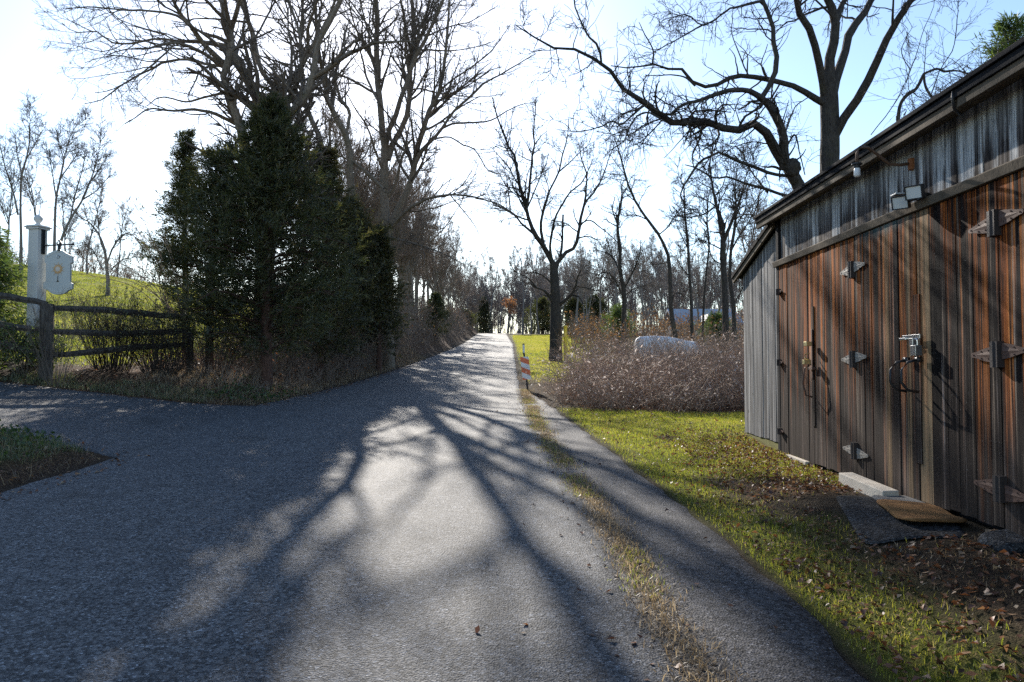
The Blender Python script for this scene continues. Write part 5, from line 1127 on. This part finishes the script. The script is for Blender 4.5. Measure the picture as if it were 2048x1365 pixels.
conifer("young_pine", "small light green pine below the grey house", "pine", 1430, 44, 635, [(0, .9), (.4, 1.0), (.8, .5), (1, .05)], 52, 80, 80, M['spruce'], M['bark_red'], lw=(.3, .03), zlow=.05, clump_r=.4, group="small pines in the rusty brush")
conifer("pine_tree", "conifer whose tip shows above the barn roof at the right edge", "pine", 2042, 17, 45, [(0, 2.2), (.5, 1.5), (.8, .7), (.93, .45), (1, .1)], 53, 260, 70, M['spruce'], M['bark_red'], lw=(.2, .025), zlow=.25, clump_r=.3)
for i, (px_, Yt, ty, r0) in enumerate(((1085, 128, 600, 2.4), (1150, 110, 600, 2.6), (1190, 116, 595, 2.4))):
    conifer("evergreen", ["dark evergreen behind the lawn nearest the road crest", "middle dark evergreen behind the lawn and the roadside tree", "right-hand dark evergreen behind the lawn"][i], "evergreen", px_, Yt, ty, [(0, r0), (.4, r0), (.8, r0 * .5), (1, .1)], 54 + i, 110, 70, M['cedar'], M['bark_red'], lw=(.45, .09), zlow=.03, clump_r=.7, group="evergreens behind the right lawn")

# ------------------------------------------------------------------ shrubs and thickets
def canes(B, rg, h, lean, k, wander, trop, r, dirs=None):
    n = len(B); D = norm(np.stack([rg.normal(0, lean, n), rg.normal(0, lean, n), np.ones(n)], 1)) if dirs is None else dirs
    P = np.empty((n, k, 3)); P[:, 0] = B; st = (h * rg.uniform(.55, 1.15, n) / (k - 1))[:, None]
    for j in range(1, k): D = norm(D + rg.standard_normal((n, 3)) * wander + np.array([0, 0, trop])); P[:, j] = P[:, j - 1] + D * st
    return P, (r * rg.uniform(.6, 1.4, n))[:, None] * np.linspace(1, .45, k)[None]
def scatter(n, rg, x0, x1, y0, y1, dens):
    X = rg.uniform(x0, x1, n); Y_ = rg.uniform(y0, y1, n); k = rg.random(n) < dens(X, Y_); return X[k], Y_[k]
# bramble thicket
rg = np.random.default_rng(201)
def thick(X, Y_):
    front = 15.0 + .9 * (fbm(X, X * 0, 1.0, 31) - .5) * 2 + 1.6 * sstep(2.2, 1.0, X)
    leftx = .55 + .16 * (Y_ - 16) + .35 * (vnoise(Y_, Y_ * 0, 1.1, 3) - .5)
    return ((Y_ > front) & (X > leftx + .45) & (Y_ < 24)).astype(float)
X, Y_ = scatter(9000, rg, .6, 10, 14, 24, thick)
B = np.stack([X, Y_, H(X, Y_)], 1); hh = np.interp(Y_, [14, 16.5, 20, 24], [.9, 1.4, 1.5, 1.5]) * (.8 + .45 * fbm(X, Y_, .9, 44))
P, R = canes(B, rg, hh, .45, 8, .22, -.085, .0055)
A = Acc(); A.branches(P, R, 3)
P2, R2 = grow(P, R, 15000, rg, (.25, 1), (30, 80), .4, 4, .25, -.05, .7, .12, .5, .003); A.branches(P2, R2, 3)
th = link("bramble_thicket", A.mesh("bramble_thicket", [M['cane']]))
tag(th, "dense grey-brown bramble thicket along the back of the lawn by the barn", "thicket", kind="stuff")
C = P.reshape(-1, 3)[rg.integers(0, len(P) * 8, 20000)]; C = C[C[:, 2] > H(C[:, 0], C[:, 1]) + .15]
LV, LQ, la = leaves(C, rg, .085, .028, None, .05); A = Acc(); A.add(LV, LQ, a=la)
o = link("dry_leaves", A.mesh("dry_leaves", [M['curl']], False, True)); o.parent = th
# rusty brush behind the thicket
def brush(name, label, cat, n, area, dens, h, lean, seed, cm, twn, leafn, lm, r=.008, lsz=(.10, .05), wander=.15, trop=.02, kind="stuff", group=None):
    rg = np.random.default_rng(seed); X, Y_ = scatter(n, rg, *area, dens); B = np.stack([X, Y_, H(X, Y_) - .03], 1)
    hh = h(X, Y_) if callable(h) else h
    P, R = canes(B, rg, hh, lean, 8, wander, trop, r); A = Acc(); A.branches(P, R, 3)
    P2, R2 = grow(P, R, twn, rg, (.2, 1), (25, 65), .45, 5, .2, .02, .7, .15, 1.0, r * .45); A.branches(P2, R2, 3)
    o = link(name, A.mesh(name, [cm])); tag(o, label, cat, group, kind)
    if leafn:
        C = P2.reshape(-1, 3)[rg.integers(0, len(P2) * 5, leafn)]; LV, LQ, la = leaves(C, rg, lsz[0], lsz[1], None, .08); A = Acc(); A.add(LV, LQ, a=la)
        l_ = link("leaves", A.mesh("leaves", [lm], False, True)); l_.parent = o
    return o
brush("rusty_brush", "rust-brown brush behind the thicket and the covered car", "brush", 1500, (2.6, 22, 30, 62), lambda X, Y_: ((X > 2.6 + .055 * (Y_ - 30)) & ((X > 9.2) | (X < 4.3) | (Y_ > 31))).astype(float), lambda X, Y_: np.interp(Y_, [30, 60], [1.5, 2.6]) * (.6 + .8 * fbm(X, Y_, .4, 8)), .25, 211, M['twig_brown'], 7000, 15000, M['rust'], .012, (.14, .07))
# left bank undergrowth: brown tangle from the cedars along the road
def lb_dens(X, Y_):
    d = road_l(Y_) - X; return ((d > .55) & (d < 4.2) & (Y_ > 17.2) & (Y_ > 17.2 + (d - 1) * .4)).astype(float) * (.45 + .55 * sstep(20, 25, Y_))
brush("undergrowth", "dark brown tangle of stems under the cedars and along the left bank", "undergrowth", 8000, (-9.5, -4.6, 17, 34), lb_dens, lambda X, Y_: np.interp(Y_, [17, 22, 26, 34], [.5, .85, 1.8, 2.6]) * np.interp(road_l(Y_) - X, [.5, 1.6], [.45, 1]) * (.55 + .9 * fbm(X, Y_, .7, 12)), .3, 212, M['twig_brown'], 20000, 5000, M['leaf'], .008, (.09, .045), .2, -.01)
brush("roadside_brush", "tan and brown brush on the left bank farther up the road", "brush", 3000, (-13, -4.9, 34, 125), lambda X, Y_: ((road_l(Y_) - X > .7) & (road_l(Y_) - X < 5.5)).astype(float), lambda X, Y_: (1.6 + 2.2 * fbm(X, Y_, .25, 15)) * np.interp(road_l(Y_) - X, [.7, 2.5], [.5, 1]), .3, 213, M['twig_brown'], 9000, 9000, M['rust'], .014, (.13, .06), .18, -.02)
brush("lawn_edge_brush", "dark brush along the crest of the left lawn", "brush", 1300, (-52, -22, 58, 66), lambda X, Y_: np.ones(len(X)), lambda X, Y_: 1.2 + 1.6 * fbm(X, Y_, .3, 16), .3, 214, M['twig_brown'], 5000, 3000, M['leaf'], .015, (.14, .07))
brush("woods_floor_brush", "grey brush on the floor of the distant woods", "brush", 5200, (-25, 75, 75, 190), lambda X, Y_: (((X > .06 * Y_ + 1) | ((Y_ > 148) & (np.abs(X - (road_l(Y_) + road_r(Y_)) / 2) > 4))) & (Y_ > 78) & ~((Y_ > 84) & (Y_ < 96) & (X > 17) & (X < 27))).astype(float), lambda X, Y_: 1.5 + 2.2 * fbm(X, Y_, .2, 17), .3, 215, M['twig_far'], 9000, 5000, M['rust'], .02, (.2, .09))
# shrubs as things
def shrub(name, label, x, y, rad, h, n, tw, seed, cm, leafn=0, lm=None, lean=.4, r=.006, group=None, lsz=(.05, .03), trop=.05):
    rg = np.random.default_rng(seed); a = rg.uniform(0, 6.28, n); rr = rad * .35 * np.sqrt(rg.random(n)); X = x + rr * np.cos(a); Y_ = y + rr * np.sin(a)
    D = norm(np.stack([np.cos(a) * lean * (rr / rad * 2 + .2), np.sin(a) * lean * (rr / rad * 2 + .2), np.ones(n)], 1) + rg.standard_normal((n, 3)) * .12)
    P, R = canes(np.stack([X, Y_, H(X, Y_) - .05], 1), rg, h, 0, 9, .1, trop, r, D); root = thing(name, label, "shrub", (x, y, hz(x, y)), group)
    A = Acc(); A.branches(P, R, 4); link("stems", A.mesh("stems", [cm]), root)
    A = Acc(); P2, R2 = grow(P, R, tw, rg, (.2, 1), (20, 55), .35, 6, .16, .06, .6, .15, .7, r * .5); A.branches(P2, R2, 3); P3, R3 = grow(P2, R2, tw * 3, rg, (.1, 1), (25, 60), .5, 4, .2, .04, .7, .08, .3, r * .4); A.branches(P3, R3, 3); link("twigs", A.mesh("twigs", [cm]), root)
    if leafn: C = P3.reshape(-1, 3)[rg.integers(0, len(P3) * 4, leafn)]; LV, LQ, la = leaves(C, rg, lsz[0], lsz[1], None, .04); A = Acc(); A.add(LV, LQ, a=la); link("leaves", A.mesh("leaves", [lm], False, True), root)
    return root
def gp(px_, Y): return (px_ - 1024) / F * Y
shrub("twiggy_shrub", "dense twiggy shrub growing through the rail fence below the lawn", gp(225, 17.2), 17.2, 1.1, 1.65, 150, 900, 221, M['twig_dark'], 1600, M['dgrass'], .55)
shrub("twiggy_shrub", "dark twiggy shrub between the fence shrub and the cedars", gp(320, 17.6), 17.6, 1.0, 1.6, 130, 800, 222, M['twig_dark'], 900, M['dgrass'], .5)
shrub("twiggy_shrub", "small bare shrub in front of the white sign post and fence post", gp(112, 15.35), 15.35, .5, 1.75, 30, 170, 223, M['twig'], 0, None, .4)
shrub("leafy_shrub", "low green and yellow leafy shrub at the foot of the sign post", gp(62, 15.9), 15.9, .8, 1.0, 60, 300, 224, M['twig'], 2600, M['spruce'], .6, lsz=(.06, .035))
shrub("twiggy_shrub", "open tangle of bare branches under the left cedar by the far fence post", gp(430, 18.2), 18.2, 1.3, 1.5, 60, 380, 225, M['twig_dark'], 300, M['dgrass'], .8)
# arching whips left of the cedar
rg = np.random.default_rng(230); root = thing("arching_shrub", "shrub of long pale canes arching out to the left of the cedars", "shrub", (*at(355, 690, 18.6)[:2], hz(*at(355, 690, 18.6)[:2])))
Ps, Rs = [], []
for k in range(16):
    a = at(350 + rg.uniform(-12, 25), 640, 18.6); e = at(rg.uniform(150, 290), rg.uniform(345, 560), 18.6 + rg.uniform(-1.5, 1)); m = (a + e) / 2 + np.array([.5, 0, .5]) * rg.uniform(.3, 1)
    p_, r_ = resample([a, m, e], [.011, .008, .004], 12); Ps.append(p_); Rs.append(r_)
Ps = np.array(Ps); Rs = np.array(Rs); A = Acc(); A.branches(Ps, Rs, 4); P2, R2 = grow(Ps, Rs, 120, rg, (.3, 1), (15, 40), .2, 5, .1, .0, .6, .2, .9, .003); A.branches(P2, R2, 3); link("canes", A.mesh("canes", [M['cane']]), root)
# vine tangle on the roof ridge
p = at(1955, 130, 11.5); rg = np.random.default_rng(231); root = thing("vine_tangle", "mound of tangled dead vine on the barn roof at upper right", "vine", (p[0], p[1], p[2] - .5))
Bp = np.stack([p[0] + rg.normal(0, .45, 260), p[1] + rg.normal(0, .5, 260), p[2] - .75 + rg.uniform(0, .35, 260)], 1); P, R = canes(Bp, rg, .9, .7, 8, .35, -.12, .006); A = Acc(); A.branches(P, R, 3); P2, R2 = grow(P, R, 900, rg, (.2, 1), (30, 80), .4, 4, .3, 0, .7, .1, .5, .0035); A.branches(P2, R2, 3); link("stems", A.mesh("stems", [M['twig_dark']]), root)

# ------------------------------------------------------------------ grass, weeds, fallen leaves
def blades(X, Y_, rg, h, w, lean, seg=2):
    n = len(X); B = np.stack([X, Y_, H(X, Y_) - .006], 1); az = rg.uniform(0, 6.283, n); s = np.stack([np.cos(az), np.sin(az), np.zeros(n)], 1)
    f = rg.uniform(0, 6.283, n); ln = np.abs(rg.normal(0, lean, n)); D = np.stack([np.cos(f) * ln, np.sin(f) * ln, np.ones(n)], 1); D = norm(D)
    hh = (h * rg.uniform(.5, 1.3, n))[:, None] if not hasattr(h, '__len__') else (h * rg.uniform(.5, 1.3, n))[:, None]; ww = w * rg.uniform(.7, 1.3, n)[:, None]
    mid_ = B + D * hh * .55; D2 = norm(D + np.stack([np.cos(f) * ln * .8, np.sin(f) * ln * .8, -.25 * ln], 1)); tip = mid_ + D2 * hh * .5
    V = np.stack([B - s * ww / 2, B + s * ww / 2, mid_ + s * ww * .4, mid_ - s * ww * .4, tip], 1).reshape(-1, 3); i = np.arange(n) * 5
    return V, np.stack([i, i + 1, i + 2, i + 3], 1), np.stack([i + 3, i + 2, i + 4], 1)
def grass_obj(name, label, X, Y_, rg, h, w, lean, mat, tonef=None, cat="grass"):
    V, Q, T = blades(X, Y_, rg, h, w, lean); a = rg.random(len(X)) if tonef is None else np.clip(tonef(X, Y_) + rg.normal(0, .2, len(X)), 0, 1)
    A = Acc(); A.add(V, Q, T, a, a); return tag(link(name, A.mesh(name, [mat], False, True)), label, cat, kind="stuff")
rg = np.random.default_rng(301)
offb = lambda X, Y_: ((X < 2.97 + .042 * Y_) | (Y_ > 12.1)) & ~((X > 2.45) & (X < 3.4) & (Y_ > 5.2) & (Y_ < 6.8))
dn = lambda X, Y_: lawn_mask(X, Y_) * (~on_paved(X, Y_, -.03)) * offb(X, Y_)
X, Y_ = scatter(230000, rg, .5, 6.5, 3.2, 16, dn)
grass_obj("lawn_grass", "short bright winter grass between the road shoulder and the barn", X, Y_, rg, .042, .0045, .5, M['grass'], lambda X, Y_: .25 + .5 * fbm(X, Y_, 1.2, 19))
X, Y_ = scatter(200000, rg, .1, 9, 21, 118, dn)
grass_obj("far_lawn_grass", "yellow-green lawn grass right of the road beyond the marker", X, Y_, rg, .06, .016, .5, M['grass'], lambda X, Y_: .3 + .6 * fbm(X, Y_, .5, 20))
X, Y_ = scatter(260000, rg, -34, -8, 17, 62, lambda X, Y_: lawn_mask(X, Y_) * (X / Y_ > -.68))
grass_obj("left_lawn_grass", "sunlit green grass on the rising lawn behind the rail fence", X, Y_, rg, .07, .018, .5, M['grass'], lambda X, Y_: .15 + .5 * fbm(X, Y_, .4, 21))
# weeds and straw along the seam between road and shoulder
def seam(X, Y_):
    d = X - road_r(Y_); c = fbm(X * 0 + 3, Y_, .9, 23); return np.exp(-((d - .08 - .10 * (vnoise(Y_, Y_ * 0, 1.7, 6) - .4)) / .12) ** 2) * sstep(.30, .50, c + .12 * vnoise(X, Y_, 5, 3)) * (Y_ < 20)
X, Y_ = scatter(60000, rg, -.1, 1.3, 3.2, 20, lambda X, Y_: seam(X, Y_) * sstep(.34, .46, vnoise(X * 0, Y_, .8, 27)))
V, Q, T = blades(X, Y_, rg, .035, .004, .7); V[:, 2] += .012; A = Acc(); a = rg.random(len(X)) * .8; A.add(V, Q, T, a, a)
tag(link("seam_weeds", A.mesh("seam_weeds", [M['grass']], False, True)), "green weeds in the seam between the road and its shoulder", "weeds", kind="stuff")
X, Y_ = scatter(330000, rg, -.2, 1.4, 3.2, 22, lambda X, Y_: seam(X, Y_) * .9)
V, Q, T = blades(X, Y_, rg, .05, .005, 4.5); V[:, 2] += .014; A = Acc(); a = rg.random(len(X)); A.add(V, Q, T, a, a)
tag(link("dry_straw", A.mesh("dry_straw", [M['dead']], False, True)), "pale dry straw strewn along the road seam", "straw", kind="stuff")
# dead grass: verge at the corner, under the marker, bare patch by the barn
def deadd(X, Y_):
    d = road_l(Y_) - X; v1 = ((Y_ > np.interp(X, DFX, DFY) + .12) & (d > -.1) & (X > -7.8) & (Y_ < 19.5) & (X < -4.2)).astype(float) * .8
    v2 = ((X > shoulder_r(Y_) - .05) & (X < shoulder_r(Y_) + 2.6) & (Y_ > 15.0) & (Y_ < 25)).astype(float) * .35
    v3 = (X > shoulder_r(Y_) + .15) * (X < 2.9 + .042 * Y_) * (Y_ < 13) * (.35 + .6 * sstep(8.5, 5.5, Y_))
    v4 = ((d > .05) & (d < 1.0) & (Y_ > 19)).astype(float) * .5
    v5 = ((d > .1) & (Y_ < np.interp(X, DNX, DNY) - .1) & (X > -9) & (Y_ > 6)).astype(float) * .25
    return np.maximum.reduce([v1, v2, v3 * offb(X, Y_), v4, v5]) * (~on_paved(X, Y_, 0))
X, Y_ = scatter(260000, rg, -9.5, 4, 3.2, 40, deadd)
hh = np.where(X < -3, .17, .045) * np.where(Y_ > 15, 1.0, .8)
grass_obj("dead_grass", "dull brown dead grass on the road verges", X, Y_, rg, hh, .006, .9, M['dead'], lambda X, Y_: .25 + .4 * fbm(X, Y_, 1.1, 29))
X, Y_ = scatter(60000, rg, -10.5, -5.3, 6.5, 18.2, lambda X, Y_: (((Y_ > np.interp(X, DFX, DFY) + .1) & (Y_ < np.interp(X, DFX, DFY) + 1.0) & (X < -6.0)) | ((Y_ < np.interp(X, DNX, DNY) - .1) & (road_l(Y_) - X > .1))).astype(float) * sstep(.3, .5, fbm(X, Y_, 1.3, 33)))
grass_obj("verge_grass", "tufts of dull green grass edging the driveway", X, Y_, rg, .12, .007, .7, M['dgrass'])
X, Y_ = scatter(16000, rg, -9.5, -4.9, 6.5, 19, lambda X, Y_: (((Y_ < np.interp(X, DNX, DNY) - .15) & (road_l(Y_) - X > .55)) | ((Y_ > np.interp(X, DFX, DFY) + .4) & (X > -6.3) & (Y_ < 18.5))).astype(float) * sstep(.38, .52, fbm(X, Y_, .9, 35)))
C = np.stack([X, Y_, H(X, Y_) + rg.uniform(.03, .16, len(X))], 1); LV, LQ, la = leaves(C, rg, .055, .05, None, .02); A = Acc(); A.add(LV, LQ, a=la)
tag(link("ground_ivy", A.mesh("ground_ivy", [M['ivy']], False, True)), "low dark ground ivy beside the driveway mouth", "ivy", kind="stuff")
# fallen leaves
def leafd(X, Y_):
    l = litter_mask(X, Y_); u = X - (3.0 + .042 * Y_)
    barn_ = sstep(-2.0, -.4, u) * sstep(6.4, 7.2, Y_) * sstep(13, 10.5, Y_)
    near = (X > shoulder_r(Y_) + .1) * (Y_ < 15) * (.09 + .45 * sstep(8, 4.5, Y_))
    return np.clip(np.maximum.reduce([l * .5, barn_ * sstep(.3, .55, fbm(X, Y_, 1.4, 37) + .2 * barn_), near]), 0, 1) * (~on_paved(X, Y_, .0)) * offb(X, Y_) * ((Y_ > 12.1) | (u < -.02))
X, Y_ = scatter(60000, rg, .5, 6, 3.2, 19, leafd); X2, Y2 = scatter(30000, rg, -10, -4.6, 6.5, 34, leafd); X3, Y3 = scatter(9000, rg, -.3, 1.7, 3.3, 24, lambda X, Y_: .012 + .05 * (np.abs(X - road_r(Y_)) < .25))
X4, Y4 = scatter(60000, rg, -10, -4.0, 6.8, 34, lambda X, Y_: on_paved(X, Y_, 0) * (~on_paved(X, Y_, .34)) * .22)
X = np.r_[X, X2, X3, X4]; Y_ = np.r_[Y_, Y2, Y3, Y4]
n = len(X); D = norm(np.stack([rg.normal(0, 1, n), rg.normal(0, 1, n), rg.normal(.1, .25, n)], 1)); S = norm(np.cross(D, np.stack([rg.normal(0, .3, n), rg.normal(0, .3, n), np.ones(n)], 1)))
C = np.stack([X, Y_, H(X, Y_) + np.where(on_paved(X, Y_, -.05), .016 + rg.uniform(.001, .008, n), rg.uniform(.012, .03, n))], 1); l = rg.uniform(.025, .06, n)[:, None]; w = l * rg.uniform(.45, .8, n)[:, None]; U = np.array([0, 0, 1.]) * l * rg.uniform(-.1, .35, n)[:, None]
V = np.stack([C - D * l / 2, C + S * w / 2 + U, C + D * l / 2, C - S * w / 2 + U], 1).reshape(-1, 3); i = np.arange(n) * 4
A = Acc(); a = rg.random(n); A.add(V, None, np.concatenate([np.stack([i, i + 1, i + 2], 1), np.stack([i, i + 2, i + 3], 1)]), None, np.concatenate([a, a]))
tag(link("fallen_leaves", A.mesh("fallen_leaves", [M['leaf']], False, True)), "brown fallen leaves drifted against the barn and along the banks", "leaves", kind="stuff")
